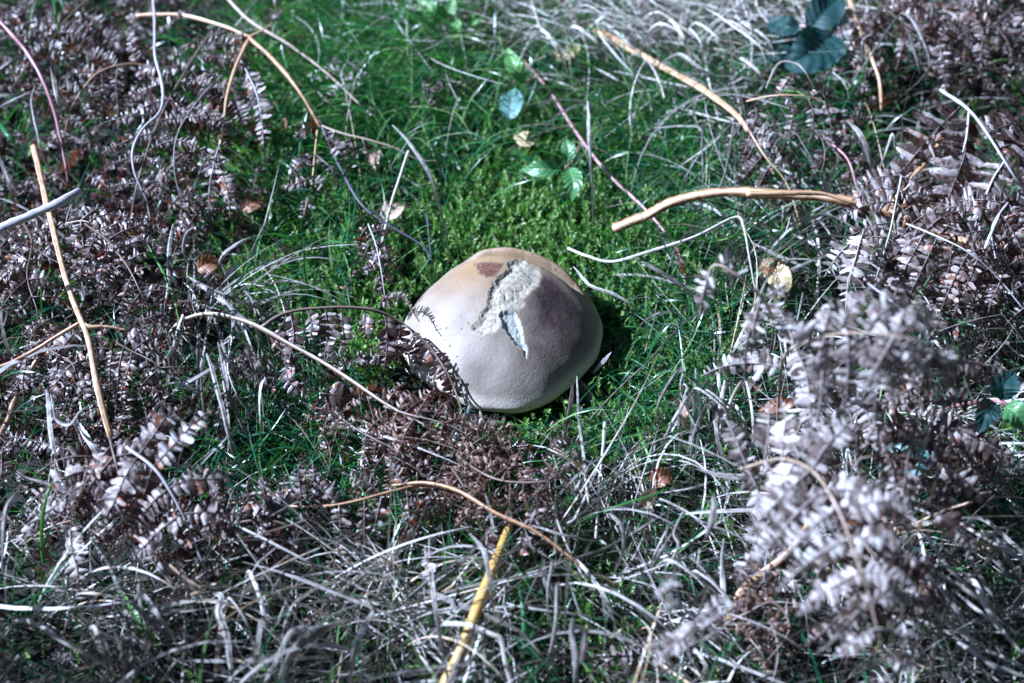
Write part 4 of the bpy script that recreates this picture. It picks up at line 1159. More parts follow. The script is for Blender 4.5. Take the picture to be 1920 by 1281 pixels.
# bare stalks
stalk('thick orange bracken stalk curving right of the mushroom',
      [(1150, 426, .05), (1185, 412, .058), (1215, 402, .065), (1262, 380, .08), (1330, 367, .09), (1420, 363, .098), (1540, 370, .102), (1620, 385, .10), (1700, 410, .095), (1800, 452, .085), (1880, 480, .075)],
      .0058, 'stalk', seed=2, flat=.8, taper=1.05, sides=14, branches=[([(1400, 364, .108), (1480, 362, .112), (1545, 364, .113), (1590, 378, .11), (1635, 388, .104)], .0036), ([(1640, 392, .10), (1720, 386, .10), (1800, 392, .09)], .003)])
stalk('straight tan bracken stalk slanting at the upper right', [(1105, 50, .04), (1160, 80, .055), (1250, 130, .07), (1320, 170, .08), (1378, 214, .085), (1402, 245, .085)], .0042, 'stalk', seed=3, taper=.7)
stalk('orange brown forked bracken stalk at the left', [(62, 275, .09), (78, 340, .10), (95, 410, .11), (112, 480, .115), (135, 560, .115), (153, 604, .115), (166, 640, .11), (182, 720, .10), (196, 780, .09), (208, 818, .08)],
      .0034, 'stalk', seed=4, taper=.9, branches=[([(156, 607, .114), (168, 613, .113), (200, 613, .11), (236, 619, .105)], .0022), ([(152, 604, .112), (100, 635, .10), (50, 665, .09), (-10, 692, .07)], .002)])
stalk('glossy yellow bracken stalk rising at the bottom centre', [(822, 1310, .055), (845, 1260, .06), (872, 1200, .065), (905, 1115, .065), (932, 1045, .055), (958, 980, .035)], .0050, 'stalk_yellow', seed=5, taper=.75, sides=14, wob=.04)
stalk('thin tan bracken stalk crossing above the yellow one', [(735, 912, .06), (800, 905, .068), (860, 920, .072), (930, 962, .075), (1010, 1003, .07), (1090, 1060, .06), (1160, 1098, .045)], .0019, 'stalk', seed=6)
stalk('bent tan stalk with a dark knot at the upper left', [(255, 30, .10), (300, 28, .105), (350, 30, .11), (420, 50, .118), (466, 70, .12)], .0028, 'stalk', seed=7, taper=.8,
      branches=[([(466, 70, .12), (512, 112, .118), (560, 170, .11), (600, 237, .09)], .0028), ([(466, 72, .12), (445, 120, .118), (428, 168, .115), (420, 220, .11), (408, 310, .09)], .0022), ([(466, 70, .12), (490, 58, .12), (511, 43, .118)], .0012)])
stalk('wavy thin grey stem winding down the upper left', [(287, -10, .13), (291, 60, .135), (293, 110, .135), (303, 150, .13), (306, 190, .13), (296, 215, .13), (268, 240, .125), (248, 280, .12), (252, 325, .11), (272, 370, .09), (282, 410, .07)], .0018, 'twig_grey', 'grass_stem', 'stem', seed=8)
stalk('straight pale thin stalk crossing the top left turf', [(415, -15, .10), (470, 40, .10), (550, 90, .09), (610, 135, .08), (680, 200, .06)], .0022, 'stalk_pale', seed=9)
stalk('thick pale broken stalk poking in from the left edge', [(-60, 455, .17), (0, 428, .18), (60, 402, .185), (110, 380, .19), (150, 358, .19)], .0042, 'twig_grey', seed=10, taper=1.0)
stalk('purple brown leaning stem in the top left corner', [(-20, 20, .15), (20, 62, .15), (48, 95, .145), (80, 150, .14), (105, 220, .12), (125, 320, .09), (128, 350, .07)], .0022, 'bramble_stem', 'grass_stem', 'stem', seed=11)
stalk('orange bracken stalk at the top right edge', [(1590, -10, .07), (1610, 50, .08), (1635, 110, .08), (1650, 155, .07), (1652, 205, .05)], .0028, 'stalk', seed=12)
stalk('curved orange flat stalk in front of the lower right fronds', [(1366, 1162, .05), (1378, 1130, .06), (1398, 1100, .07), (1425, 1078, .08), (1465, 1048, .09), (1500, 1010, .10), (1530, 950, .10)], .0036, 'stalk', seed=13, flat=.5, taper=.6)
stalk('slanting orange stalk behind the wavy frond at right', [(1660, 400, .08), (1700, 345, .10), (1745, 290, .11), (1785, 240, .115)], .0028, 'stalk', seed=14)
stalk('thin tan stem upright in the top right corner', [(1858, -10, .10), (1845, 40, .10), (1830, 95, .08)], .0016, 'stalk_pale', 'grass_stem', 'stem', seed=15)
stalk('orange stalk half buried in bracken at the left', [(100, 610, .05), (85, 650, .055), (60, 690, .05)], .0035, 'stalk', seed=16)
stalk('rusty stalk on the dark ground at the left edge', [(32, 745, .05), (15, 790, .05), (-5, 830, .05)], .0034, 'stalk_brown', seed=17)
stalk('dark blue grey twig leaning on the moss left of the cap', [(600, 225, .08), (640, 320, .075), (680, 385, .07), (735, 425, .065), (785, 455, .06), (805, 478, .055), (812, 505, .045)], .0016, 'twig', 'twig', 'twig', seed=18,
      branches=[([(800, 400, .06), (804, 440, .058), (808, 480, .055)], .0011)])
stalk('thin brown stem curving among the right hand grasses', [(1560, 270, .08), (1590, 300, .08), (1605, 350, .07), (1612, 400, .05)], .0012, 'bramble_stem', 'grass_stem', 'stem', seed=19)
stalk('bluish twig under the front rim of the cap', [(880, 765, .045), (865, 800, .055), (850, 830, .055), (848, 860, .04)], .0022, 'twig_grey', 'twig', 'twig', seed=20)

#--BLADES--
# ------------------------------------------------------------------ bramble, fallen leaves
def leaf(P, w, mat, parent, name, rs, serr=.10, cup=.25, veins=7, tone=None, ref=NREF, round_=False):
    """broad leaf along path P: toothed edge, folded midrib, pleated side veins"""
    nu, nv = 41, 15
    Q = smooth(P, nu); T = tangents(Q); N = perp(T, ref); B = np.cross(T, N)
    s = np.linspace(0, 1, nu)
    prof = (np.sin(math.pi * s ** .8) ** .6 if round_ else np.interp(s, [0, .12, .35, .6, .85, 1], [.05, .62, 1, .86, .36, .02]))
    saw = 1 - serr * ((s * 14) % 1.0) * (s > .08)
    hw = (w * .5 * prof * saw)[:, None]
    c = np.linspace(-1, 1, nv)[None]
    pleat = .035 * w * np.sin((s[:, None] * veins - np.abs(c) * 1.6) * 2 * math.pi) * np.abs(c) ** .5 * prof[:, None]
    wav = .05 * w * np.sin(s[:, None] * 9 + c * 2 + rs.uniform(0, 6)) * np.abs(c)
    V = Q[:, None] + B[:, None] * (c * hw)[..., None] + N[:, None] * (np.abs(c) ** 1.2 * hw * cup + pleat + wav - .02 * w * np.exp(-(c / .12) ** 2))[..., None]
    vein = np.exp(-(c / .07) ** 2) + .8 * np.exp(-((np.mod(s[:, None] * veins - np.abs(c) * 1.6, 1) - .75) / .10) ** 2)
    R = np.clip(.75 - .7 * np.clip(vein, 0, 1) + rs.uniform(-.1, .1, (nu, nv)), 0, 1)
    g = G(); g.add(V, gridfaces(nu, nv), R.ravel())
    return g.obj(name, M[mat], parent)


def sprig(label, stem_pts, r, leaves, mat, seed, smat='bramble_stem', petioles=(), cat='bramble', name='bramble', thorns=0):
    rs = np.random.default_rng(seed)
    root = empty(name); tag(root, label, cat)
    P = smooth(path(stem_pts), 8 * len(stem_pts))
    g = G(); tube(g, P, np.linspace(r, r * .8, len(P)), 8, True, .06, rs)
    st = g.obj('stem', M[smat], root)
    for k in range(thorns):
        i = int(rs.integers(3, len(P) - 3)); d = norm(rs.normal(0, 1, 3))
        g = G(); tube(g, np.array([P[i], P[i] + d * r * 1.6, P[i] + d * r * 2.6]), [r * .4, r * .2, r * .04], 5, False, .02, rs)
        g.obj('thorn', M[smat], st)
    for pp in petioles:
        g = G(); Q = smooth(path(pp), 8); tube(g, Q, np.full(8, r * .55), 6, True, .06, rs); g.obj('leaf_stalk', M[smat], root)
    for lp, w, m_, rd in leaves:
        leaf(path(lp), w * PX, m_ or mat, root, 'leaf', rs, round_=rd)
    return root


sprig('bramble runner with purple stem and three toothed leaves above the mushroom',
      [(985, 118, .05), (1030, 170, .055), (1070, 232, .055), (1110, 290, .055), (1150, 336, .05), (1210, 392, .045), (1262, 455, .035), (1285, 500, .02)], .0019,
      [([(1052, 318, .07), (1015, 317, .075), (975, 318, .065)], 40, 'bramble', False), ([(1062, 306, .07), (1066, 285, .08), (1060, 258, .085)], 34, 'bramble', False),
       ([(1068, 316, .07), (1075, 345, .07), (1068, 382, .055)], 44, 'bramble', False), ([(985, 155, .07), (965, 125, .085), (951, 90, .09)], 42, 'bramble_light', False)],
      'bramble', 61, petioles=[[(1085, 275, .055), (1075, 300, .068), (1060, 315, .07)], [(1000, 140, .055), (992, 150, .065), (985, 155, .07)]], thorns=9)
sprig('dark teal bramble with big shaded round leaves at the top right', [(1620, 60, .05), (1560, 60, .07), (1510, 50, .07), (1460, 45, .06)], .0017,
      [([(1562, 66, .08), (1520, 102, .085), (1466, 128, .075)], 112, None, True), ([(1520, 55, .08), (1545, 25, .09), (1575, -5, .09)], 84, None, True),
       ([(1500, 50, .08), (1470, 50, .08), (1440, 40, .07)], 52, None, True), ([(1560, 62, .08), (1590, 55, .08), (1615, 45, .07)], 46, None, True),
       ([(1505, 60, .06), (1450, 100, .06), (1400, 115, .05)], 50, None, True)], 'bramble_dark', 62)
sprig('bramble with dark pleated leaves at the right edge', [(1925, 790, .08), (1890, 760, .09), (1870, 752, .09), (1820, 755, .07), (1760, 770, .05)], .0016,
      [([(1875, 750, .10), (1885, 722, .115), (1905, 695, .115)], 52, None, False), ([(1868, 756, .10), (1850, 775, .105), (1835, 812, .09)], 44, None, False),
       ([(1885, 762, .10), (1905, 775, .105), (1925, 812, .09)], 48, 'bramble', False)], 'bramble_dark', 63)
sprig('pale green seedling with rounded leaves at the top centre', [(800, 60, .03), (830, 45, .05), (860, 35, .055), (895, 45, .04)], .0012,
      [([(838, 40, .06), (812, 22, .075), (785, 0, .08)], 46, None, True), ([(850, 40, .06), (856, 48, .065), (862, 62, .06)], 28, None, True), ([(880, 42, .055), (892, 36, .06), (905, 28, .06)], 30, None, True),
       ([(828, 42, .06), (842, 20, .07), (850, -5, .08)], 40, None, True)], 'bramble_light', 64, smat='grassblade', cat='seedling', name='seedling')
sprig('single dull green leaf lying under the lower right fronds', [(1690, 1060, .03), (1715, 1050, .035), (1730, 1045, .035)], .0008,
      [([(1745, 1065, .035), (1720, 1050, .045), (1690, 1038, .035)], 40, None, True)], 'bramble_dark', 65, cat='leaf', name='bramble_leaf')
sprig('blue green bramble leaf showing through the blurred frond', [(1790, 800, .04), (1755, 815, .06), (1730, 830, .07)], .0012,
      [([(1735, 828, .07), (1700, 835, .08), (1655, 840, .07)], 60, None, False), ([(1740, 835, .07), (1715, 870, .075), (1700, 910, .06)], 55, None, False)], 'bramble_blue', 66)


def fallen(label, pts, w, mat, seed, round_=True, cup=.3, name='fallen_leaf'):
    rs = np.random.default_rng(seed)
    root = leaf(path(pts), w * PX, mat, None, name, rs, .08, cup, 6, round_=round_, ref=norm(NREF + rs.normal(0, .25, 3)))
    return tag(root, label, 'leaf')


fallen('round pale blue green leaf lying above the moss', [(955, 225, .05), (958, 205, .055), (962, 168, .055)], 56, 'bramble_blue', 71)
fallen('curled tan birch leaf on the moss left of the cap', [(715, 400, .05), (735, 395, .055), (752, 385, .05)], 44, 'leaf_tan', 72)
fallen('dull brown leaf among the grass left of the grey blade', [(705, 285, .04), (702, 300, .045), (700, 322, .04)], 34, 'leaf_tan', 73)
fallen('cream yellow leaf scrap in the moss above the cap', [(975, 250, .05), (985, 262, .055), (1000, 262, .05)], 40, 'leaf_cream', 74)
fallen('pale cream leaf among the top bleached grass', [(1040, 110, .05), (1065, 100, .055), (1085, 82, .05)], 42, 'leaf_cream', 75)
fallen('orange brown pointed leaf right of the dark grass', [(1422, 770, .07), (1455, 764, .075), (1500, 748, .07)], 34, 'leaf_brown', 76, False)
fallen('reddish curled leaf on the dark grass at lower right of cap', [(1222, 905, .05), (1240, 895, .055), (1258, 888, .05)], 34, 'leaf_brown', 77)
fallen('brown leaf under the tangle left of the moss', [(455, 395, .04), (472, 382, .045), (492, 372, .04)], 40, 'leaf_brown', 78)
fallen('rusty curled leaf in the grass left of the cap', [(370, 505, .05), (390, 495, .055), (410, 488, .05)], 36, 'leaf_brown', 79)
fallen('cream torn leaf right of the bent grass stem', [(1440, 500, .05), (1460, 520, .055), (1480, 545, .05)], 52, 'leaf_cream', 80)
fallen('dark red leaf folded right of the bent grass stem', [(1425, 495, .05), (1445, 500, .055), (1470, 500, .05)], 36, 'leaf_brown', 81)
fallen('pale tan leaf leaning in the dark grass right of the cap', [(1272, 750, .05), (1278, 775, .06), (1285, 805, .05)], 26, 'leaf_tan', 82)
fallen('shaded brown leaf in the lower right dry grass', [(1725, 1085, .04), (1745, 1095, .045), (1765, 1100, .04)], 42, 'leaf_brown', 83)
fallen('curled brown leaf at the right edge of the dry grass', [(1840, 1020, .05), (1860, 1030, .06), (1885, 1035, .05)], 46, 'leaf_tan', 84)
fallen('tan leaf scrap in the grass beyond the rust clump', [(1200, 945, .05), (1215, 935, .055), (1230, 925, .05)], 34, 'leaf_tan', 85)
fallen('small amber leaf hanging above the arched fan', [(530, 245, .05), (533, 235, .055), (532, 222, .055)], 18, 'leaf_brown', 86)


# ------------------------------------------------------------------ single grass blades that stand out
def blade(label, pts, w, mat='dry', tw=(0, 0), fold=.3, taper=(.6, .15), seed=0, group=None, name='dry_blade', cat='grass blade', tone=None):
    rs = np.random.default_rng(seed + 900)
    g = G(); ribbon(g, smooth(path(pts), max(28, 12 * len(pts))), w * PX * .66, tw[0], tw[1], fold, taper=(min(taper[0], .35) if taper[0] < 1 else 1, min(taper[1], .06) if taper[1] < .5 else taper[1]), rnd=tone, rs=rs)
    o = g.obj(name, M[mat]); return tag(o, label, cat, group)


blade('grey flat blade leaning over the moss towards the cap', [(735, 235, .10), (770, 275, .10), (805, 325, .095), (828, 395, .085), (838, 450, .07), (838, 500, .05)], 13, tw=(0, .5), seed=1, tone=.45)
blade('pale yellow green stem leaning across the moss at left', [(766, 282, .09), (752, 325, .085), (735, 380, .075), (718, 450, .06), (710, 500, .05)], 10, 'dry', fold=.8, seed=2, tone=1.0, taper=(1, .6))
blade('split white blade standing above the cap at right', [(1102, 190, .10), (1104, 250, .10), (1108, 310, .09), (1112, 370, .075), (1110, 440, .05)], 13, tw=(0, .4), seed=3, tone=.7)
blade('bent straw with a sharp kink right of the mushroom', [(1065, 463, .06), (1100, 478, .07), (1150, 490, .075), (1230, 468, .085), (1300, 445, .095), (1378, 408, .11), (1395, 425, .108), (1405, 470, .095), (1420, 550, .07)], 9, seed=4, fold=.6, tone=.8, taper=(1, .5))
blade('broad grey blade tip pointing at the cap from right', [(1195, 485, .075), (1235, 508, .07), (1270, 530, .06), (1310, 560, .045)], 14, tw=(0, .3), seed=5, tone=.4, taper=(.3, .4))
blade('white curled blade hugging the right rim of the cap', [(1075, 500, .06), (1105, 535, .062), (1150, 550, .06), (1185, 572, .05), (1180, 582, .04)], 9, seed=6, tone=.7)
blade('long thin grey stem lying diagonally right of the cap', [(1320, 575, .08), (1260, 630, .075), (1180, 710, .065), (1110, 780, .05), (1085, 805, .04)], 5, fold=.8, seed=7, tone=.35, taper=(1, .8))
blade('pale blade under the right front rim of the cap', [(1112, 700, .02), (1128, 682, .028), (1146, 660, .035)], 12, seed=8, tone=.6)
blade('broad grey green blade hanging down below the cap', [(1075, 720, .03), (1068, 770, .04), (1062, 810, .045), (1068, 850, .04)], 14, tw=(0, .5), seed=9, tone=.25)
blade('bright white stem dropping below the cap beside the rust clump', [(1082, 705, .035), (1085, 770, .05), (1092, 840, .055), (1100, 920, .05), (1110, 990, .04)], 9, seed=10, tone=.7)
blade('white upright stem right of the rust clump', [(1135, 790, .06), (1130, 850, .062), (1122, 930, .058), (1118, 1010, .05)], 8, seed=11, fold=.7, tone=.75, taper=(1, .7))
blade('bluish white bent blade resting on the yellow stalk top', [(880, 1000, .085), (905, 1035, .088), (918, 1080, .085), (925, 1130, .075), (928, 1165, .06)], 11, tw=(0, .5), seed=12, tone=.55, taper=(.5, .2))
blade('pale straw hooked over the yellow stalk at the bottom', [(832, 1168, .075), (875, 1172, .082), (920, 1190, .082), (938, 1200, .08), (948, 1240, .07), (960, 1290, .055)], 11, seed=13, fold=.6, tone=.85, taper=(1, .8))
blade('broad pale blade crossing beside the yellow stalk', [(892, 1165, .085), (885, 1200, .085), (862, 1245, .08), (835, 1300, .07)], 20, tw=(.6, -.2), seed=14, tone=.6, taper=(.3, .5))
blade('long pale leaning straw left of the yellow stalk', [(808, 1060, .07), (815, 1120, .075), (825, 1180, .075), (838, 1270, .065), (842, 1310, .05)], 12, seed=15, tone=.65, tw=(0, .5))
blade('broad white arching blade at the bottom left of centre', [(700, 1145, .08), (680, 1180, .09), (665, 1225, .085), (655, 1290, .07)], 17, tw=(0, .4), seed=16, tone=.65)
blade('pale forked blade rising at the bottom edge', [(490, 1290, .05), (520, 1235, .07), (548, 1185, .085), (590, 1178, .09), (640, 1165, .085)], 13, seed=17, tw=(0, .4), tone=.65)
blade('wide curling pale blade at the bottom centre left', [(520, 1290, .05), (550, 1225, .075), (585, 1195, .085), (625, 1172, .085), (660, 1162, .07)], 20, seed=18, tw=(.3, -.5), tone=.6)
blade('hooked grey blade with a folded top at the lower left', [(400, 1112, .07), (414, 1120, .08), (410, 1150, .078), (422, 1185, .07), (430, 1235, .06), (438, 1295, .045)], 18, tw=(.5, -.3), seed=19, tone=.6, taper=(.5, .4))
blade('curled pale ribbon loop at the lower left', [(265, 1050, .06), (285, 1046, .07), (300, 1065, .075), (315, 1080, .07), (327, 1105, .065), (315, 1145, .05)], 15, tw=(0, 1.4), seed=20, tone=.5)
blade('thin looping blade around the lower left tangle', [(275, 1055, .05), (260, 1080, .06), (262, 1130, .06), (280, 1170, .05), (330, 1195, .045), (420, 1205, .04)], 8, seed=21, tone=.5)
blade('slanting tan blade tipped across the lower left', [(185, 965, .06), (260, 1010, .07), (310, 1055, .072), (355, 1090, .07), (405, 1115, .068)], 9, 'stalk_brown', seed=22, fold=.6)
blade('long arching grey blade at the lower left edge', [(3, 1080, .05), (5, 1010, .08), (12, 950, .095), (30, 925, .095), (60, 915, .085)], 10, seed=23, tone=.55)
blade('straight pale blade over the lower left fronds', [(45, 895, .09), (95, 910, .09), (150, 940, .085), (190, 970, .07)], 10, seed=24, tone=.6, tw=(0, .5))
blade('long white blade leaning beside the forked stalk foot', [(88, 730, .08), (92, 790, .085), (100, 840, .08), (115, 895, .07)], 13, seed=25, tone=.6, tw=(.2, -.2))
blade('curling white ribbon blade left of the forked stalk foot', [(95, 740, .08), (105, 785, .085), (130, 795, .09), (150, 770, .09), (180, 755, .085)], 11, seed=26, tone=.65, tw=(0, .9))
blade('cream flat straw lying left of the forked stalk foot', [(140, 790, .065), (155, 810, .068), (172, 835, .065), (182, 850, .06)], 19, seed=27, tone=.75, taper=(.9, .9), fold=.15)
blade('broad pale double blade above the draped frond', [(350, 518, .085), (385, 540, .095), (420, 565, .10), (455, 595, .095), (520, 640, .08)], 14, seed=28, tone=.65, taper=(.25, .3), tw=(0, .6))
blade('grey blade lying across above the draped frond', [(360, 522, .08), (410, 550, .085), (460, 570, .085), (522, 590, .07)], 11, seed=29, tone=.35)
blade('fine pale loop of grass left of the draped frond', [(345, 530, .07), (368, 560, .08), (365, 590, .085), (345, 612, .075)], 6, seed=30, tone=.9)
blade('dark leafy blade hanging left of the draped stalk', [(338, 625, .08), (325, 660, .085), (315, 700, .08), (312, 750, .06)], 15, seed=31, tone=.25, tw=(0, .8))
blade('long white blade hanging below the draped stalk', [(388, 662, .095), (400, 705, .095), (415, 760, .085), (430, 820, .07), (440, 870, .055)], 13, seed=32, tone=.55, tw=(0, .4))
blade('long brown blade hanging right below the draped stalk', [(408, 640, .095), (420, 690, .092), (430, 740, .085), (450, 790, .07), (480, 845, .055)], 12, seed=33, tone=.3, tw=(0, .4))
blade('slender blade hanging left of the white hanging pair', [(388, 662, .09), (378, 705, .088), (380, 760, .08), (390, 830, .06)], 7, seed=34, tone=.45)
blade('slanting pale straw across the left hollow', [(262, 820, .06), (290, 765, .075), (330, 730, .085), (400, 690, .09), (470, 660, .08)], 9, seed=35, tone=.7)
blade('white pair of blades standing left of the moss', [(325, 420, .10), (318, 470, .10), (316, 530, .085), (308, 580, .07)], 14, seed=36, tone=.6, tw=(0, .3))
blade('broad curved white blade left of the moss', [(362, 425, .10), (350, 440, .105), (345, 470, .10), (355, 500, .09)], 12, seed=37, tone=.65, tw=(0, .5))
blade('white crooked blade pointing left of the moss', [(470, 445, .075), (440, 460, .08), (420, 475, .08), (408, 495, .07)], 10, seed=38, tone=.7)
blade('tall pale kinked stem at the top left', [(65, 158, .13), (58, 190, .13), (70, 260, .12), (88, 310, .10), (110, 365, .08)], 8, seed=39, tone=.5)
blade('pale folded blade in the upper left litter', [(100, 95, .12), (98, 130, .125), (105, 180, .12), (118, 225, .10)], 13, seed=40, tone=.55, tw=(0, .4))
blade('broad mauve blade entering from the left edge', [(-10, 135, .14), (20, 115, .145), (42, 103, .14)], 14, seed=41, tone=.45)
blade('pale leaf blade tilted at the left edge', [(0, 200, .13), (30, 185, .135), (60, 170, .13)], 7, seed=42, tone=.65)
blade('thin blade crossing the left edge litter', [(-5, 285, .10), (15, 340, .10), (35, 405, .07)], 12, seed=43, tone=.4)
blade('crossing pale straw at the top left', [(482, 0, .10), (460, 25, .10), (442, 48, .09)], 7, seed=44, tone=.7, taper=(1, .7))
blade('white folded blade peak at the right top', [(1600, 150, .11), (1650, 80, .13), (1693, 28, .14), (1730, 75, .135), (1742, 120, .125), (1725, 150, .11), (1690, 180, .09)], 8, seed=45, tone=.55)
blade('drooping grey blade beneath the folded peak', [(1690, 35, .135), (1705, 65, .13), (1718, 110, .12), (1725, 140, .11)], 9, seed=46, tone=.4)
blade('broad white drooping blade at the right middle', [(1590, 228, .11), (1608, 245, .115), (1622, 270, .11), (1635, 310, .095), (1642, 335, .08)], 17, seed=47, tone=.65, tw=(0, .5))
blade('pale folded V blade right of the drooping blade', [(1640, 340, .08), (1660, 290, .10), (1674, 250, .11), (1678, 275, .105), (1676, 300, .09)], 7, seed=48, tone=.7)
blade('white arching seed stem at the upper right', [(1435, 165, .12), (1460, 120, .13), (1490, 118, .13), (1510, 135, .125), (1525, 165, .11)], 6, seed=49, tone=.8)
blade('long bent white straw at the upper right', [(1320, 15, .10), (1370, 45, .11), (1415, 75, .115), (1432, 100, .11), (1438, 140, .10)], 7, seed=50, tone=.75)
blade('pale bent blade under the tan slanting stalk', [(1225, 240, .08), (1310, 238, .09), (1316, 280, .085), (1318, 350, .06)], 8, seed=51, tone=.6)
blade('long slanting white straw under the tan stalk', [(1375, 225, .09), (1340, 265, .085), (1300, 295, .075), (1270, 315, .06)], 7, seed=52, tone=.75)
blade('hanging pale straw below the tan stalk end', [(1375, 230, .09), (1368, 290, .085), (1352, 345, .07), (1330, 380, .05)], 9, seed=53, tone=.5)
blade('pale straw lying in the grass right of the bent stem', [(1410, 455, .06), (1460, 480, .06), (1520, 505, .055)], 10, seed=54, tone=.75)
blade('white straw lying across at the right edge', [(1757, 580, .08), (1840, 572, .085), (1930, 562, .08)], 6, seed=55, tone=.9, fold=.8, taper=(1, .8))
blade('upper white straw lying across at the right edge', [(1765, 540, .08), (1850, 552, .085), (1930, 565, .08)], 6, seed=56, tone=.85, fold=.8, taper=(1, .8))
blade('thick white bleached straw at the right edge', [(1845, 470, .13), (1862, 435, .14), (1875, 400, .145)], 12, seed=57, tone=.85, fold=.7)
blade('arched white blades clump left of the blurred frond', [(1285, 690, .08), (1278, 730, .08), (1290, 770, .07), (1300, 810, .05)], 10, seed=58, tone=.6, tw=(0, .6))
blade('folded white blade hanging in the dark grass', [(1305, 690, .08), (1302, 740, .075), (1300, 790, .065), (1290, 850, .05)], 12, seed=59, tone=.6)
blade('broad white blade hanging right in the dark grass', [(1360, 712, .08), (1352, 760, .075), (1345, 810, .06), (1335, 850, .05)], 15, seed=60, tone=.65, tw=(0, .5))
blade('long slanting grey blade across the dark grass', [(1283, 695, .075), (1330, 760, .07), (1380, 820, .06), (1420, 865, .05)], 7, seed=61, tone=.45)
blade('white bent double blade at lower right of the cap', [(1455, 890, .09), (1375, 895, .10), (1305, 878, .105)], 15, seed=62, tone=.75, taper=(.7, .3))
blade('long white blade running left from the blurred frond', [(1480, 955, .10), (1360, 958, .10), (1270, 965, .085)], 9, seed=63, tone=.75, taper=(1, .3))
blade('long pale stem from the tangle towards the yellow stalk', [(1250, 960, .075), (1150, 1020, .075), (1030, 1062, .07), (950, 1085, .055)], 7, seed=64, tone=.6)
blade('thin twisted stem right above the tan crossing stalk', [(1000, 985, .075), (1060, 1005, .075), (1120, 1015, .065)], 6, seed=65, tone=.6)
blade('broad bluish blade upright at the bottom right of centre', [(1080, 1290, .05), (1078, 1230, .075), (1072, 1190, .085), (1076, 1160, .09)], 15, seed=66, tone=.6, taper=(.5, .8))
blade('shorter bluish blade beside the upright bottom blade', [(1088, 1245, .07), (1094, 1215, .08), (1100, 1180, .085)], 17, seed=67, tone=.5, taper=(.4, .8))
blade('arching white ribbon in the lower middle tangle', [(1140, 960, .07), (1165, 985, .078), (1170, 1030, .075), (1150, 1080, .06)], 13, seed=68, tone=.55, tw=(0, .8))
blade('kinked white blade in the right of the lower tangle', [(1280, 960, .09), (1265, 1000, .09), (1272, 1025, .088), (1245, 1070, .07)], 8, seed=69, tone=.7)
blade('long stem sweeping over the lower tangle', [(945, 1130, .055), (990, 1140, .06), (1060, 1150, .06), (1130, 1158, .05)], 6, seed=70, tone=.75)
blade('curved blade sweeping down in the lower tangle', [(1020, 1050, .06), (1022, 1090, .062), (1045, 1140, .055), (1070, 1170, .045)], 8, seed=71, tone=.45, tw=(0, .6))
blade('thick white stem running down at the lower right', [(1760, 960, .08), (1830, 1000, .085), (1900, 1040, .08), (1960, 1080, .07)], 9, seed=72, tone=.85)
blade('broad grey blade bundle in the lower right', [(1790, 1100, .09), (1770, 1160, .085), (1750, 1230, .07), (1745, 1290, .05)], 17, seed=73, tone=.5, tw=(0, .4))
blade('long pale straw slanting through the lower right', [(1785, 1105, .085), (1840, 1150, .08), (1890, 1195, .075), (1930, 1240, .065)], 9, seed=74, tone=.75)
blade('bent reddish grey blade at the right lower edge', [(1740, 1160, .07), (1820, 1085, .085), (1880, 1030, .09), (1925, 1020, .085)], 9, seed=75, tone=.4)
blade('white tipped blade near the bottom right corner', [(1690, 1150, .08), (1700, 1200, .08), (1720, 1260, .07)], 11, seed=76, tone=.8)
blade('twisted pale blade cluster in the bottom right corner', [(1790, 1200, .08), (1830, 1225, .085), (1870, 1250, .08), (1930, 1270, .07)], 13, seed=77, tone=.75, tw=(0, 1))
blade('tall blurred grey blade left of the trailing frond', [(1325, 1010, .15), (1338, 960, .17), (1338, 925, .175)], 16, seed=78, tone=.6)
blade('long straight pale blade beside the blurred trailing frond', [(1358, 1010, .09), (1355, 1090, .085), (1362, 1170, .07)], 12, seed=79, tone=.7)
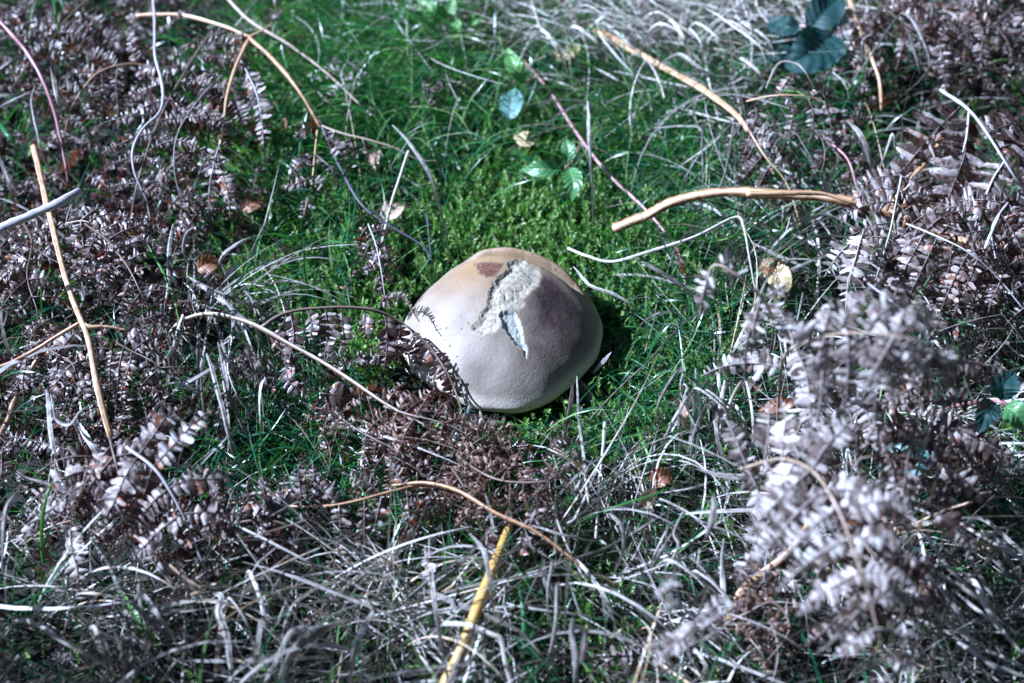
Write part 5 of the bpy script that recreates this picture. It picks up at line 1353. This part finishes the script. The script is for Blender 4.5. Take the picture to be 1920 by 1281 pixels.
# green blades that catch the light
for i, (lab, pts, w) in enumerate([
        ('bright green blade upright over the lower left fronds', [(80, 1060, .05), (78, 1000, .08), (85, 940, .10), (103, 890, .11)], 10),
        ('dull green blade lying in the lower left dry grass', [(215, 1095, .05), (245, 1140, .06), (275, 1180, .06), (302, 1220, .05)], 13),
        ('slim green blade below the flat lying frond', [(445, 915, .08), (447, 960, .075), (452, 1010, .065), (460, 1048, .05)], 6),
        ('blue green long stem left of the draped frond', [(278, 460, .10), (310, 520, .10), (328, 570, .095), (340, 625, .08)], 7),
        ('green tuft blade left of the cap, tallest', [(580, 565, .03), (574, 520, .06), (571, 480, .08), (570, 450, .09)], 9),
        ('short green blade beside the tallest tuft blade', [(586, 568, .03), (588, 530, .06), (590, 500, .075)], 8),
        ('vivid green blade at the top left corner', [(112, 100, .08), (110, 60, .10), (104, 25, .12), (100, -5, .12)], 8),
        ('yellow green flat blade at the far left', [(0, 232, .08), (15, 255, .085), (40, 285, .07)], 12),
        ('green blade arching under the thick curving stalk', [(1440, 385, .07), (1410, 420, .075), (1370, 445, .075), (1330, 455, .06)], 6),
        ('yellow green stem in the dark grass right of the cap', [(1285, 690, .07), (1250, 720, .06), (1208, 755, .05)], 5),
        ('green blade in the lower centre tangle', [(985, 1265, .03), (982, 1200, .05), (978, 1140, .06), (972, 1100, .06)], 9),
        ('green slanting blade right of the tan crossing stalk', [(1070, 990, .06), (1130, 960, .07), (1200, 935, .075), (1290, 905, .07)], 6),
        ('green blade at the right edge by the dry grass', [(1830, 870, .06), (1870, 900, .07), (1925, 925, .06)], 7),
        ('dark green blade in the shade below the cap', [(1195, 800, .04), (1205, 830, .05), (1222, 870, .05)], 10),
        ('green blade by the dark hollow at the lower left', [(410, 1110, .04), (420, 1080, .06), (430, 1045, .07)], 10)]):
    blade(lab, pts, w, 'grassblade', seed=200 + i, name='green_blade', fold=.4, taper=(.7, .08))

# tufts of long withered blades: each blade its own, nothing tells the blades of one tuft apart
def tuft(label, group, n, x0, x1, y0, y1, dx, dy, h0, w, seed, tone=(.35, .95)):
    rs = np.random.default_rng(seed)
    for i in range(n):
        a, c = rs.uniform(x0, x1), rs.uniform(y0, y1)
        ex, ey = a + rs.normal(dx, 45), c + dy * rs.uniform(.6, 1.25)
        bx = rs.normal(0, 18)
        hh = h0 * rs.uniform(.75, 1.25)
        pts = [(a - (ex - a) * .25, c + rs.uniform(5, 40), hh * .75), (a, c, hh), (a + (ex - a) * .35 + bx, c + (ey - c) * .35, hh * .95), (a + (ex - a) * .7 + bx, c + (ey - c) * .7, hh * .72), (ex, ey, hh * .42)]
        P = smooth(path(pts), 40)
        if under_cap(P, 1.25, .02).any(): continue
        blade(label, pts, rs.uniform(*w), tw=(rs.normal(0, .4), rs.normal(0, .8)), seed=seed * 50 + i, group=group, tone=rs.uniform(*tone), fold=rs.uniform(.1, .5), taper=(.3, .05))


tuft('long withered blade drooping in the tuft left of the draped stalk', 'blades of the tuft left of the draped stalk', 16, 300, 480, 540, 680, 30, 190, .085, (4, 11), 31, (.25, .75))
tuft('pale withered blade hanging in the dark grass right of the cap', 'blades hanging in the dark grass right of the cap', 16, 1270, 1400, 680, 760, -10, 130, .075, (6, 13), 32, (.5, .9))
tuft('withered blade slanting in the dry grass at the lower right corner', 'blades of the lower right dry grass', 16, 1700, 1880, 940, 1120, 110, 150, .085, (4, 12), 33)
tuft('withered blade sprawling in the dry grass at the bottom left', 'blades of the bottom left dry grass', 14, 40, 600, 1050, 1180, 70, 110, .075, (4, 12), 34, (.3, .85))
tuft('withered blade drooping in the dry grass at the bottom centre', 'blades of the bottom centre dry grass', 14, 950, 1320, 960, 1150, 20, 140, .08, (4, 11), 35, (.4, .95))
tuft('bleached blade lying over the turf at the top', 'bleached blades over the top turf', 20, 1000, 1420, 10, 110, 70, 90, .085, (6, 14), 36, (.65, .92))
